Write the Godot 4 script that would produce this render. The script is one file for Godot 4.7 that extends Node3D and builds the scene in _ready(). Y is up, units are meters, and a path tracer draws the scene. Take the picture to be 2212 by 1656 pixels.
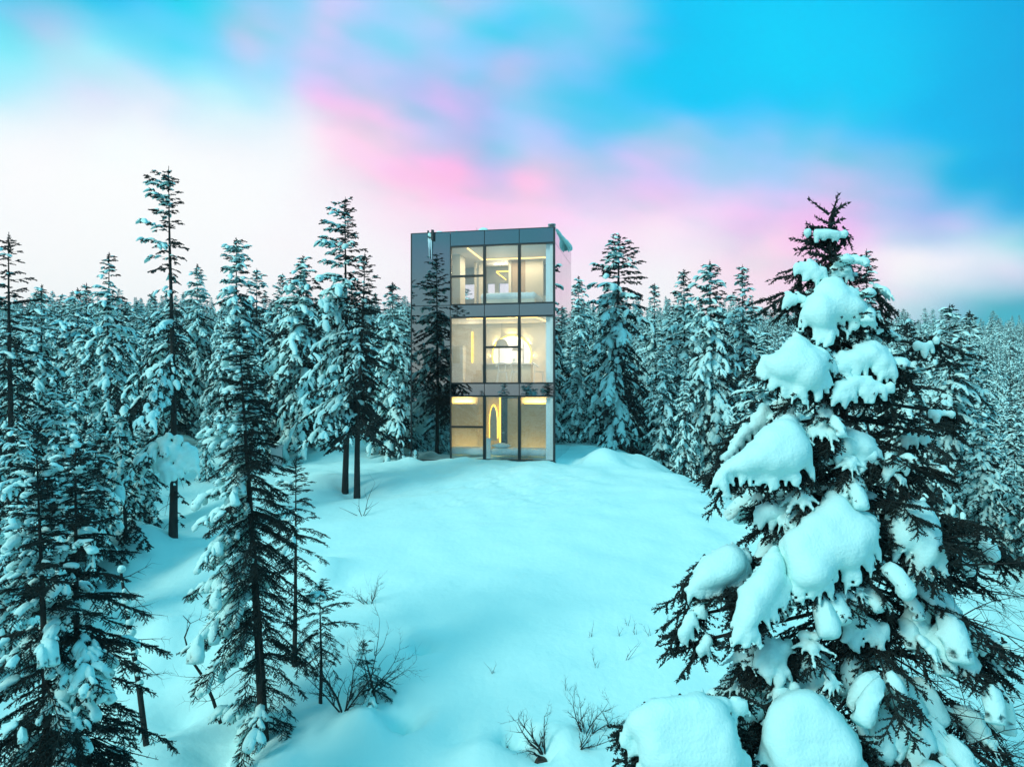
extends Node3D

# ---- the lens: pixels of the measured picture (2212 x 1656) to places -------------------------------------------
const EYE := 2.81
const FOCAL := 1557.0
const MIDX := 1106.0
const LEVEL := 840.6
const WIND := Vector3(-0.8, 0.0, 0.6)

var rng := RandomNumberGenerator.new()
var taken := {}
var M := {}
var bump := FastNoiseLite.new()
var lay := FastNoiseLite.new()
var wells: Array[Vector4] = []          # x, z, radius, height: mounds, hollows and tree wells in the snow
var shoot_near: Array = []
var sprigs_near: Array = []
var sprigs_mid: Array = []
var lumps: Array = []
var lumps_fine: Array = []
var lumps_near: Array = []


func at(px: float, py: float, depth: float) -> Vector3:
	return Vector3((px - MIDX) / FOCAL * depth, EYE - (py - LEVEL) / FOCAL * depth, -depth)


func spot(px: float, depth: float) -> Vector3:
	var x := (px - MIDX) / FOCAL * depth
	return Vector3(x, ground(x, -depth), -depth)


# ---- names, tags ------------------------------------------------------------------------------------------------
func numbered(called: String) -> String:
	var k: int = taken.get(called, -1) + 1
	taken[called] = k
	return called if k == 0 else "%s_%03d" % [called, k]


func tag(o: Node3D, label: String, category: String, group := "", kind := "") -> Node3D:
	if label:
		o.set_meta("label", label)
	if category:
		o.set_meta("category", category)
	if group:
		o.set_meta("group", group)
	if kind:
		o.set_meta("kind", kind)
	return o


func thing(called: String, label: String, category: String, where := Vector3.ZERO, group := "") -> Node3D:
	var o := Node3D.new()
	o.name = numbered(called)
	add_child(o, true)
	o.position = where
	tag(o, label, category, group)
	return o


func put(called: String, mesh: Mesh, mat: Material, parent: Node3D, where := Transform3D.IDENTITY) -> MeshInstance3D:
	var o := MeshInstance3D.new()
	o.name = called if parent != self else numbered(called)
	o.mesh = mesh
	if mat:
		o.material_override = mat
	parent.add_child(o, true)
	o.transform = where
	return o


# ---- triangle soups: [vertices, normals] ------------------------------------------------------------------------
func soup() -> Array:
	return [PackedVector3Array(), PackedVector3Array()]


func face(s: Array, a: Vector3, b: Vector3, c: Vector3, na: Vector3, nb: Vector3, nc: Vector3) -> void:
	var v: PackedVector3Array = s[0]
	var n: PackedVector3Array = s[1]
	if (c - a).cross(b - a).dot(na + nb + nc) >= 0.0:
		v.append_array([a, b, c])
		n.append_array([na, nb, nc])
	else:
		v.append_array([a, c, b])
		n.append_array([na, nc, nb])
	s[0] = v
	s[1] = n


func flat(s: Array, a: Vector3, b: Vector3, c: Vector3) -> void:
	var n := (c - a).cross(b - a).normalized()
	if n == Vector3.ZERO:
		return
	face(s, a, b, c, n, n, n)


var triangles := 0


func mesh_of(s: Array) -> ArrayMesh:
	triangles += (s[0] as PackedVector3Array).size() / 3
	var m := ArrayMesh.new()
	add_surface(m, s)
	return m


func add_surface(m: ArrayMesh, s: Array) -> void:
	var a := []
	a.resize(Mesh.ARRAY_MAX)
	a[Mesh.ARRAY_VERTEX] = s[0]
	a[Mesh.ARRAY_NORMAL] = s[1]
	m.add_surface_from_arrays(Mesh.PRIMITIVE_TRIANGLES, a)


func stamp(s: Array, t: Array, x: Transform3D) -> void:
	var v: PackedVector3Array = s[0]
	v.append_array(x * (t[0] as PackedVector3Array))
	s[0] = v
	var n: PackedVector3Array = s[1]
	n.append_array(Transform3D(x.basis.orthonormalized(), Vector3.ZERO) * (t[1] as PackedVector3Array))
	s[1] = n


func tube(s: Array, pts: Array, radii: Array, sides := 5) -> void:
	var rings := []
	var outs := []
	var dir: Vector3
	for i in pts.size():
		if i < pts.size() - 1:
			dir = (pts[i + 1] - pts[i]).normalized()
		var side := dir.cross(Vector3(0.31, 0.2, 0.93)).normalized()
		var up := side.cross(dir)
		var ring := []
		var out := []
		for k in sides:
			var w := TAU * k / sides
			var o: Vector3 = side * cos(w) + up * sin(w)
			out.append(o)
			ring.append(pts[i] + o * float(radii[i]))
		rings.append(ring)
		outs.append(out)
	for i in pts.size() - 1:
		for k in sides:
			var j := (k + 1) % sides
			face(s, rings[i][k], rings[i][j], rings[i + 1][k], outs[i][k], outs[i][j], outs[i + 1][k])
			face(s, rings[i][j], rings[i + 1][j], rings[i + 1][k], outs[i][j], outs[i + 1][j], outs[i + 1][k])


func bark_tube(s: Array, pts: Array, radii: Array, sides: int, rough: float) -> void:
	var rings := []
	var outs := []
	for i in pts.size():
		var ring := []
		var out := []
		for k in sides:
			var w := TAU * k / sides
			var o := Vector3(cos(w), 0, sin(w))
			out.append(o)
			ring.append(pts[i] + o * float(radii[i]) * (1.0 + rng.randf_range(-rough, rough)))
		rings.append(ring)
		outs.append(out)
	for i in pts.size() - 1:
		for k in sides:
			var j := (k + 1) % sides
			face(s, rings[i][k], rings[i][j], rings[i + 1][k], outs[i][k], outs[i][j], outs[i + 1][k])
			face(s, rings[i][j], rings[i + 1][j], rings[i + 1][k], outs[i][j], outs[i + 1][j], outs[i + 1][k])


func frame_of(dir: Vector3, up := Vector3.UP) -> Basis:
	var x := dir.normalized()
	var z := x.cross(up)
	if z.length() < 0.01:
		z = x.cross(Vector3(0.2, 0.1, 1))
	z = z.normalized()
	return Basis(x, z.cross(x), z)


# Snow and other soft bodies: the fields of many balls added up and meshed as surface nets.
func blob(balls: Array, cell: float, wobble := 0.0) -> Array:
	var lo := Vector3(1e9, 1e9, 1e9)
	var hi := -lo
	for b: Vector4 in balls:
		var r := b.w * 1.5 + cell * 2.0
		lo = lo.min(Vector3(b.x - r, b.y - r, b.z - r))
		hi = hi.max(Vector3(b.x + r, b.y + r, b.z + r))
	var nx := int((hi.x - lo.x) / cell) + 2
	var ny := int((hi.y - lo.y) / cell) + 2
	var nz := int((hi.z - lo.z) / cell) + 2
	var f := PackedFloat32Array()
	f.resize(nx * ny * nz)
	for b: Vector4 in balls:
		var reach := b.w * 1.488
		var rr := reach * reach
		var bx := (b.x - lo.x) / cell
		var by := (b.y - lo.y) / cell
		var bz := (b.z - lo.z) / cell
		var rc := reach / cell
		for k in range(maxi(0, ceili(bz - rc)), mini(nz - 1, int(bz + rc)) + 1):
			var dz := (k - bz) * cell
			for j in range(maxi(0, ceili(by - rc)), mini(ny - 1, int(by + rc)) + 1):
				var dy := (j - by) * cell
				var left := rr - dz * dz - dy * dy
				if left <= 0.0:
					continue
				var span := sqrt(left) / cell
				var row := (k * ny + j) * nx
				for i in range(maxi(0, ceili(bx - span)), mini(nx - 1, int(bx + span)) + 1):
					var dx := (i - bx) * cell
					var q := (left - dx * dx) / rr
					f[row + i] += q * q
	if wobble > 0.0:
		for k in nz:
			for j in ny:
				var row := (k * ny + j) * nx
				for i in nx:
					if f[row + i] > 0.02:
						f[row + i] += wobble * (f[row + i] + 0.4) * bump.get_noise_3d((lo.x + i * cell) * 4.5, (lo.y + j * cell) * 4.5, (lo.z + k * cell) * 4.5)
	var iso := 0.3
	var at_cell := PackedInt32Array()
	at_cell.resize(f.size())
	at_cell.fill(-1)
	var vs := PackedVector3Array()
	var sy := nx
	var sz := nx * ny
	var off := [0, 1, sy, sy + 1, sz, sz + 1, sz + sy, sz + sy + 1]
	var edges := [0, 1, 2, 3, 4, 5, 6, 7, 0, 2, 1, 3, 4, 6, 5, 7, 0, 4, 1, 5, 2, 6, 3, 7]
	for k in nz - 1:
		for j in ny - 1:
			var row := k * sz + j * sy
			for i in nx - 1:
				var c := row + i
				var inside := 0
				for o: int in off:
					if f[c + o] > iso:
						inside += 1
				if inside == 0 or inside == 8:
					continue
				var sum := Vector3.ZERO
				var n := 0
				for e in 12:
					var a: int = edges[e * 2]
					var b: int = edges[e * 2 + 1]
					var fa := f[c + int(off[a])]
					var fb := f[c + int(off[b])]
					if (fa > iso) == (fb > iso):
						continue
					var t := (iso - fa) / (fb - fa)
					var pa := Vector3(a & 1, (a >> 1) & 1, a >> 2)
					var pb := Vector3(b & 1, (b >> 1) & 1, b >> 2)
					sum += pa.lerp(pb, t)
					n += 1
				at_cell[c] = vs.size()
				vs.append(lo + (Vector3(i, j, k) + sum / n) * cell)
	var idx := PackedInt32Array()
	for k in range(1, nz - 1):
		for j in range(1, ny - 1):
			var row := k * sz + j * sy
			for i in range(1, nx - 1):
				var c := row + i
				var on := f[c] > iso
				if (f[c + 1] > iso) != on:
					_quad(idx, at_cell[c], at_cell[c - sy], at_cell[c - sy - sz], at_cell[c - sz], on)
				if (f[c + sy] > iso) != on:
					_quad(idx, at_cell[c], at_cell[c - sz], at_cell[c - sz - 1], at_cell[c - 1], on)
				if (f[c + sz] > iso) != on:
					_quad(idx, at_cell[c], at_cell[c - 1], at_cell[c - 1 - sy], at_cell[c - sy], on)
	var ns := PackedVector3Array()
	ns.resize(vs.size())
	for t in idx.size() / 3:
		var a := idx[t * 3]
		var b := idx[t * 3 + 1]
		var c := idx[t * 3 + 2]
		var n := (vs[c] - vs[a]).cross(vs[b] - vs[a])
		ns[a] += n
		ns[b] += n
		ns[c] += n
	var s := soup()
	var ov := PackedVector3Array()
	var on2 := PackedVector3Array()
	ov.resize(idx.size())
	on2.resize(idx.size())
	for t in idx.size():
		ov[t] = vs[idx[t]]
		on2[t] = ns[idx[t]].normalized()
	s[0] = ov
	s[1] = on2
	return s


func _quad(idx: PackedInt32Array, a: int, b: int, c: int, d: int, on: bool) -> void:
	if a < 0 or b < 0 or c < 0 or d < 0:
		return
	if on:
		idx.append_array([a, c, b, a, d, c])
	else:
		idx.append_array([a, b, c, a, c, d])


# ---- the sky ----------------------------------------------------------------------------------------------------
# Colours of the evening clouds by direction: [px, py, r, g, b] in the measured picture, and [azimuth, height, r, g, b] all round it.
func sky_points() -> Array:
	var c := []
	var seen := [
		[0, 0, 105, 205, 240], [55, 55, 160, 205, 240], [230, 5, 45, 198, 240], [320, 60, 80, 212, 245], [440, 5, 85, 212, 246], [530, 65, 175, 205, 240], [620, 0, 140, 210, 245],
		[685, 45, 190, 205, 245], [800, 55, 150, 210, 248], [970, 5, 170, 205, 245], [1100, 50, 90, 206, 248], [0, 140, 150, 235, 252], [180, 135, 165, 235, 252], [360, 120, 105, 220, 250],
		[500, 135, 135, 222, 250], [620, 135, 152, 220, 250], [755, 135, 185, 203, 245], [885, 120, 150, 210, 248], [1020, 135, 140, 205, 248], [0, 210, 192, 241, 253], [185, 200, 205, 230, 250],
		[300, 225, 220, 236, 252], [445, 205, 190, 240, 253], [620, 195, 200, 226, 250], [710, 205, 225, 202, 240], [800, 210, 225, 200, 240], [885, 195, 170, 196, 240], [955, 195, 190, 190, 240],
		[1060, 215, 165, 192, 240], [0, 290, 238, 251, 255], [265, 285, 242, 249, 254], [490, 285, 236, 246, 253], [660, 285, 246, 236, 248], [750, 292, 252, 210, 238], [840, 292, 235, 205, 240],
		[930, 285, 190, 200, 242], [1060, 285, 165, 196, 242], [0, 380, 253, 254, 255], [200, 380, 254, 255, 255], [420, 380, 253, 254, 255], [620, 375, 250, 250, 254], [755, 372, 250, 226, 243],
		[885, 375, 252, 200, 235], [990, 372, 250, 188, 231], [1090, 375, 222, 195, 238], [100, 470, 255, 254, 255], [350, 470, 255, 255, 255], [600, 470, 254, 253, 255], [800, 465, 253, 240, 250],
		[930, 462, 253, 220, 242], [1060, 462, 252, 208, 240], [150, 570, 255, 254, 254], [420, 570, 255, 254, 255], [650, 570, 255, 250, 253], [860, 570, 254, 244, 251],
		[1110, 5, 105, 210, 250], [1240, 45, 125, 205, 248], [1330, 20, 118, 200, 246], [1415, 20, 30, 195, 245], [1530, 45, 0, 200, 247], [1725, 85, 0, 206, 250], [1945, 45, 0, 195, 245], [2212, 0, 0, 170, 228],
		[1110, 130, 168, 196, 240], [1240, 125, 122, 200, 246], [1370, 108, 70, 195, 243], [1460, 130, 5, 198, 245], [1680, 150, 0, 206, 250], [1945, 132, 0, 198, 245], [2212, 132, 0, 172, 230],
		[1110, 220, 155, 200, 245], [1240, 203, 112, 200, 246], [1370, 203, 60, 200, 246], [1505, 220, 15, 200, 247], [1680, 195, 12, 201, 248], [1860, 220, 20, 200, 247], [2035, 240, 0, 185, 240], [2212, 220, 0, 170, 230],
		[1110, 292, 168, 205, 246], [1280, 283, 122, 201, 246], [1460, 283, 130, 201, 246], [1635, 275, 108, 201, 246], [1815, 275, 108, 200, 245], [1945, 283, 68, 193, 243], [2080, 300, 0, 180, 236], [2212, 310, 0, 168, 228],
		[1110, 372, 238, 196, 236], [1240, 372, 215, 200, 243], [1370, 372, 210, 200, 243], [1505, 372, 186, 205, 247], [1680, 372, 166, 205, 247], [1860, 372, 175, 196, 241], [1990, 372, 130, 190, 240], [2105, 372, 22, 178, 232],
		[2212, 380, 0, 168, 226], [1110, 442, 253, 206, 239], [1240, 442, 232, 206, 243], [1415, 442, 236, 206, 243], [1595, 434, 215, 205, 245], [1770, 425, 214, 196, 242], [1945, 425, 168, 195, 243], [2125, 425, 110, 190, 238],
		[2212, 434, 45, 180, 230], [1240, 495, 246, 221, 248], [1415, 495, 250, 226, 247], [1595, 522, 242, 204, 242], [1725, 522, 246, 199, 238], [1860, 505, 226, 196, 240], [2035, 495, 172, 200, 240], [2212, 495, 142, 205, 238],
		[1330, 560, 252, 233, 248], [1550, 562, 253, 228, 246], [1680, 549, 252, 214, 240], [1990, 566, 246, 242, 252], [2125, 566, 226, 235, 250], [2212, 566, 206, 230, 245], [1460, 602, 253, 246, 252], [1945, 610, 251, 246, 252],
		[2080, 619, 226, 235, 248], [2212, 610, 202, 222, 240], [1945, 650, 226, 233, 245], [2080, 658, 160, 206, 226], [2212, 655, 95, 182, 204], [700, 660, 255, 252, 254], [1300, 660, 254, 248, 253], [200, 680, 255, 255, 255],
	]
	for p in seen:
		c.append([(at(p[0], p[1], 1.0) - Vector3(0, EYE, 0)).normalized(), p[2], p[3], p[4]])
	var round_it := [
		[-55, 5, 253, 254, 255], [-80, 4, 250, 253, 255], [-110, 3, 252, 254, 252], [-140, 3, 255, 255, 240], [180, 3, 250, 252, 243], [-110, 9, 215, 242, 252], [-140, 9, 172, 225, 246], [180, 9, 160, 218, 244], [-140, 14, 118, 204, 242], [-165, 13, 116, 203, 242], [140, 4, 170, 214, 234], [105, 4, 130, 200, 226], [70, 4, 100, 190, 220], [52, 4, 90, 182, 210],
		[-55, 18, 190, 240, 253], [-85, 18, 180, 234, 250], [-120, 18, 130, 212, 244], [-150, 18, 105, 202, 242], [180, 18, 110, 200, 238], [145, 18, 70, 190, 236], [105, 18, 15, 176, 230], [65, 18, 0, 170, 228],
		[-50, 36, 105, 210, 245], [-15, 38, 130, 214, 248], [20, 38, 40, 202, 247], [50, 36, 0, 180, 236], [-90, 38, 130, 226, 247], [-135, 38, 125, 222, 245], [180, 38, 100, 214, 243], [135, 38, 60, 205, 240], [90, 38, 20, 190, 236],
		[-60, 60, 150, 236, 250], [30, 60, 110, 228, 248], [120, 60, 110, 225, 246], [-150, 60, 140, 232, 248], [0, 89, 130, 232, 249],
	]
	for p in round_it:
		var a := deg_to_rad(p[0])
		var h := deg_to_rad(p[1])
		c.append([Vector3(sin(a) * cos(h), sin(h), -cos(a) * cos(h)), p[2], p[3], p[4]])
	return c


func sky_panorama() -> ImageTexture:
	var pts := sky_points()
	var n := pts.size()
	var dirs := PackedVector3Array()
	var cols := PackedVector3Array()
	for p in pts:
		dirs.append(p[0])
		cols.append(Vector3(p[1], p[2], p[3]) / 255.0)
	# weights so that the mix of distances passes through every colour given
	var A := []
	for i in n + 1:
		var row := PackedFloat64Array()
		for j in n + 1:
			row.append(0.0 if i == n and j == n else (1.0 if i == n or j == n else sqrt(maxf(0.0, 2.0 - 2.0 * dirs[i].dot(dirs[j])) + 0.0006)))
		for k in 3:
			row.append(0.0 if i == n else float(cols[i][k]))
		A.append(row)
	for i in n + 1:
		var best := i
		for j in range(i + 1, n + 1):
			if absf(A[j][i]) > absf(A[best][i]):
				best = j
		var keep: PackedFloat64Array = A[best]
		A[best] = A[i]
		A[i] = keep
		for j in range(i + 1, n + 1):
			var other: PackedFloat64Array = A[j]
			var f := other[i] / keep[i]
			if f == 0.0:
				continue
			for k in range(i, n + 4):
				other[k] -= f * keep[k]
			A[j] = other
	var W := PackedVector3Array()
	W.resize(n + 1)
	for i in range(n, -1, -1):
		var row: PackedFloat64Array = A[i]
		var v := Vector3(row[n + 1], row[n + 2], row[n + 3])
		for j in range(i + 1, n + 1):
			v -= W[j] * row[j]
		W[i] = v / row[i]
	var wisp := FastNoiseLite.new()
	wisp.seed = 5
	wisp.frequency = 2.6
	wisp.fractal_octaves = 5
	var im := Image.create(1024, 512, false, Image.FORMAT_RGBF)
	var few := Image.create(256, 128, false, Image.FORMAT_RGBF)
	for pass_no in 2:
		var w := 256 if pass_no == 0 else 1024
		var h := w / 2
		var to: Image = few if pass_no == 0 else im
		for y in h:
			var el := PI / 2 - (y + 0.5) / h * PI
			if pass_no == 1 and (el > 0.66 or el < -0.03):
				continue
			for x in w:
				var az := (x + 0.5) / w * TAU
				if az > PI:
					az -= TAU
				if pass_no == 1 and absf(az) > 0.86:
					continue
				var e := maxf(el, 0.0)
				var d := Vector3(sin(az) * cos(e), sin(e), -cos(az) * cos(e))
				var k := wisp.get_noise_3d(d.x * 1.2, d.y * 3.4, d.z * 1.2)
				var k2 := wisp.get_noise_3d(d.x * 1.2 + 9.0, d.y * 3.4, d.z * 1.2)
				var q := (d + Vector3(k * 0.045, k2 * 0.028, 0)).normalized()
				var sum: Vector3 = W[n]
				for i in n:
					sum += W[i] * sqrt(maxf(0.0, 2.0 - 2.0 * q.dot(dirs[i])) + 0.0006)
				var streak := wisp.get_noise_3d(d.x * 2.2 + 3.0, d.y * 8.0 + d.x * 2.0, d.z * 2.2)
				sum += Vector3(0.15, -0.01, 0.04) * streak * smoothstep(0.02, 0.12, sum.x) * (1.0 - smoothstep(0.8, 0.98, sum.y))
				sum = sum.clamp(Vector3.ZERO, Vector3.ONE)
				var v := Color(sum.x, sum.y, sum.z).srgb_to_linear()
				to.set_pixel(x, y, v * 1.04)
		if pass_no == 0:
			var big: Image = few.duplicate()
			big.resize(1024, 512, Image.INTERPOLATE_CUBIC)
			im.blit_rect(big, Rect2i(0, 0, 1024, 512), Vector2i.ZERO)
	return ImageTexture.create_from_image(im)


# ---- the ground -------------------------------------------------------------------------------------------------
const SLOPE := [Vector2(-400, -30), Vector2(-60, -9), Vector2(-20, -5.6), Vector2(0, -4.7), Vector2(6, -4.15), Vector2(9, -3.6), Vector2(11.5, -3.02), Vector2(14, -2.42), Vector2(17, -1.72), Vector2(20, -1.06),
	Vector2(23, -0.52), Vector2(26, -0.1), Vector2(28, 0.03), Vector2(31, 0.12), Vector2(34, 0.15), Vector2(38, -0.35), Vector2(46, -1.2), Vector2(60, 0.6), Vector2(80, 3.9), Vector2(100, 6.8),
	Vector2(150, 12.6), Vector2(200, 17.5), Vector2(300, 25), Vector2(600, 40)]


func along(table: Array, x: float) -> float:
	if x <= table[0].x:
		return table[0].y
	for i in table.size() - 1:
		var b: Vector2 = table[i + 1]
		if x <= b.x:
			var a: Vector2 = table[i]
			var t := (x - a.x) / (b.x - a.x)
			var m0 := (b.y - a.y)
			var m1 := m0
			if i > 0:
				var p: Vector2 = table[i - 1]
				m0 = 0.5 * (m0 / (b.x - a.x) + (a.y - p.y) / (a.x - p.x)) * (b.x - a.x)
			if i < table.size() - 2:
				var q: Vector2 = table[i + 2]
				m1 = 0.5 * (m1 / (b.x - a.x) + (q.y - b.y) / (q.x - b.x)) * (b.x - a.x)
			var t2 := t * t
			var t3 := t2 * t
			return (2 * t3 - 3 * t2 + 1) * a.y + (t3 - 2 * t2 + t) * m0 + (3 * t2 - 2 * t3) * b.y + (t3 - t2) * m1
	return table[-1].y


func ground(x: float, z: float) -> float:
	var d := -z
	var y := along(SLOPE, d)
	# the knoll falls away to the right, and rises a little behind it on the left
	var off := smoothstep(0.0, 9.0, x - 4.2 - maxf(0.0, 27.0 - d) * 0.42)
	y -= 4.6 * off * smoothstep(15.0, 27.0, d) * (1.0 - smoothstep(60.0, 130.0, d))
	y -= smoothstep(20.0, 120.0, x) * smoothstep(40.0, 80.0, d) * 4.5
	y += 0.55 * smoothstep(-3.5, -7.0, x) * smoothstep(27.0, 34.0, d) * (1.0 - smoothstep(40.0, 55.0, d))
	y -= 0.7 * smoothstep(-5.0, -11.0, x) * smoothstep(4.0, 12.0, d) * (1.0 - smoothstep(20.0, 27.0, d))
	var far := absf(x) + absf(z)
	y += lay.get_noise_2d(x * 0.35, z * 0.35) * 0.24 * smoothstep(3.0, 9.0, absf(x) + absf(d - 20.0) * 0.35)
	if far > 60.0:
		y += lay.get_noise_2d(x * 0.03, z * 0.03) * minf((far - 60.0) * 0.02, 4.0)
	if far < 70.0:
		y += bump.get_noise_2d(x * 0.5, z * 0.75) * 0.07
		# wind ripples in front of the tower
		var rip := smoothstep(5.5, 1.0, Vector2(x + 0.4, (d - 24.5) * 0.9).length())
		y += rip * 0.10 * bump.get_noise_2d(x * 0.9 + z * 0.9, z * 3.0 - x * 1.6)
		for w in wells:
			var dx := x - w.x
			var dz := z - w.y
			var q := (dx * dx + dz * dz) / (w.z * w.z)
			if q < 4.0:
				y += w.w * exp(-q * 1.6)
	return y


func stops(lo: float, hi: float, fine_lo: float, fine_hi: float, step: float) -> PackedFloat32Array:
	var a := PackedFloat32Array()
	var x := fine_lo
	while x < fine_hi:
		a.append(x)
		x += step
	var s := step
	while x < hi:
		a.append(x)
		s *= 1.16
		x += s
	a.append(hi)
	x = fine_lo
	s = step
	var b := PackedFloat32Array()
	while x > lo:
		s *= 1.16
		x -= s
		b.append(maxf(x, lo))
	b.reverse()
	b.append_array(a)
	return b


func make_ground() -> void:
	var xs := stops(-420, 420, -13, 13, 0.2)
	var zs := stops(-450, 250, -37, -8, 0.2)
	var v := PackedVector3Array()
	var n := PackedVector3Array()
	var w := xs.size()
	var h := zs.size()
	v.resize(w * h)
	n.resize(w * h)
	for j in h:
		for i in w:
			v[j * w + i] = Vector3(xs[i], ground(xs[i], zs[j]), zs[j])
	for j in h:
		for i in w:
			var l := v[j * w + maxi(i - 1, 0)]
			var r := v[j * w + mini(i + 1, w - 1)]
			var u := v[maxi(j - 1, 0) * w + i]
			var d := v[mini(j + 1, h - 1) * w + i]
			n[j * w + i] = (d - u).cross(r - l).normalized()
	var idx := PackedInt32Array()
	for j in h - 1:
		for i in w - 1:
			var a := j * w + i
			idx.append_array([a, a + 1, a + w, a + 1, a + w + 1, a + w])
	var arr := []
	arr.resize(Mesh.ARRAY_MAX)
	arr[Mesh.ARRAY_VERTEX] = v
	arr[Mesh.ARRAY_NORMAL] = n
	arr[Mesh.ARRAY_INDEX] = idx
	var m := ArrayMesh.new()
	m.add_surface_from_arrays(Mesh.PRIMITIVE_TRIANGLES, arr)
	var g := put("snow_ground", m, M.snow_ground, self)
	tag(g, "smooth deep snow over the clearing and the wooded slopes", "", "", "structure")


# ---- materials --------------------------------------------------------------------------------------------------
func lin(r: float, g: float, b: float) -> Color:
	return Color(r, g, b).linear_to_srgb()


func mat(c: Color, rough := 0.9, metal := 0.0, spec := 0.5) -> StandardMaterial3D:
	var m := StandardMaterial3D.new()
	m.albedo_color = c
	m.roughness = rough
	m.metallic = metal
	m.metallic_specular = spec
	return m


func grain(size: int, freq: float, octaves: int, seed_no: int) -> NoiseTexture2D:
	var f := FastNoiseLite.new()
	f.seed = seed_no
	f.frequency = freq
	f.fractal_octaves = octaves
	var t := NoiseTexture2D.new()
	t.width = size
	t.height = size
	t.seamless = true
	t.noise = f
	return t


func relief(m: StandardMaterial3D, t: Texture2D, scale: float, cm: float) -> void:
	m.heightmap_enabled = true
	m.heightmap_texture = t
	m.heightmap_scale = cm
	m.uv1_triplanar = true
	m.uv1_world_triplanar = true
	m.uv1_scale = Vector3.ONE * scale


func glow(c: Color, energy: float) -> StandardMaterial3D:
	var m := mat(c, 0.6)
	m.emission_enabled = true
	m.emission = c
	m.emission_energy_multiplier = energy
	return m


func make_materials() -> void:
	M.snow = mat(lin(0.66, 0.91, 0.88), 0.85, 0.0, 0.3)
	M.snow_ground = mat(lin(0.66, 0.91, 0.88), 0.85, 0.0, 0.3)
	relief(M.snow_ground, grain(512, 0.02, 5, 3), 0.4, 1.0)
	relief(M.snow, grain(512, 0.03, 5, 6), 1.9, 0.5)
	M.needle = mat(lin(0.022, 0.030, 0.028), 0.8, 0.0, 0.3)
	M.bark = mat(lin(0.042, 0.038, 0.036), 0.95, 0.0, 0.2)
	relief(M.bark, grain(256, 0.05, 4, 8), 3.0, 1.2)
	M.twig = mat(lin(0.035, 0.032, 0.03), 0.9, 0.0, 0.2)
	M.mirror = mat(lin(0.26, 0.27, 0.275), 0.015, 1.0)
	M.side_mirror = mat(lin(0.66, 0.67, 0.69), 0.015, 1.0)
	M.frame = mat(lin(0.012, 0.014, 0.016), 0.45)
	M.core = mat(lin(0.02, 0.022, 0.024), 0.7)
	M.glass = mat(Color(0.85, 0.93, 0.95, 0.06), 0.0)
	M.glass.transparency = BaseMaterial3D.TRANSPARENCY_ALPHA
	M.white = mat(lin(0.74, 0.73, 0.70), 0.7)
	M.cream = mat(lin(0.66, 0.60, 0.48), 0.7)
	M.tan = mat(lin(0.46, 0.38, 0.24), 0.7)
	M.wood = mat(lin(0.40, 0.29, 0.19), 0.6)
	M.linen = mat(lin(0.72, 0.78, 0.80), 0.9)
	M.grey = mat(lin(0.35, 0.36, 0.36), 0.6)
	M.floor = mat(lin(0.50, 0.36, 0.24), 0.4)
	M.black = mat(lin(0.012, 0.012, 0.013), 0.5)
	M.strip = glow(Color(1.0, 0.84, 0.5), 2.4)
	M.strip_yellow = glow(Color(1.0, 0.86, 0.32), 2.0)
	M.spot = glow(Color(1.0, 0.93, 0.75), 2.0)
	M.ice = mat(lin(0.75, 0.86, 0.9), 0.15)
	M.steel = mat(lin(0.42, 0.44, 0.45), 0.4, 0.5)
	M.earth = mat(lin(0.05, 0.035, 0.028), 0.95)
	M.hut = mat(lin(0.20, 0.27, 0.28), 0.5)


# ---- pieces that trees are made of ------------------------------------------------------------------------------
# One shoot of a spruce along +x, one long: a stem with needles all round.
func make_shoot(needles: int, thick: float) -> Array:
	var s := soup()
	tube(s, [Vector3.ZERO, Vector3(1, 0, 0)], [thick * 0.42, 0.012], 3)
	for i in needles:
		var u := (i + rng.randf()) / needles
		var w := i * 2.39996 + rng.randf() * 0.5
		var o := Vector3(0, cos(w), sin(w))
		var taper := 1.0 - 0.45 * maxf(0.0, u - 0.6) / 0.4
		var tip := Vector3(u + 0.11, 0, 0) + o * thick * taper * rng.randf_range(0.8, 1.15)
		var side := o.cross(Vector3.RIGHT).normalized() * thick * 0.40
		var foot := Vector3(u, 0, 0) + o * thick * 0.1
		flat(s, foot + side, foot - side, tip)
	return s


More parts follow.
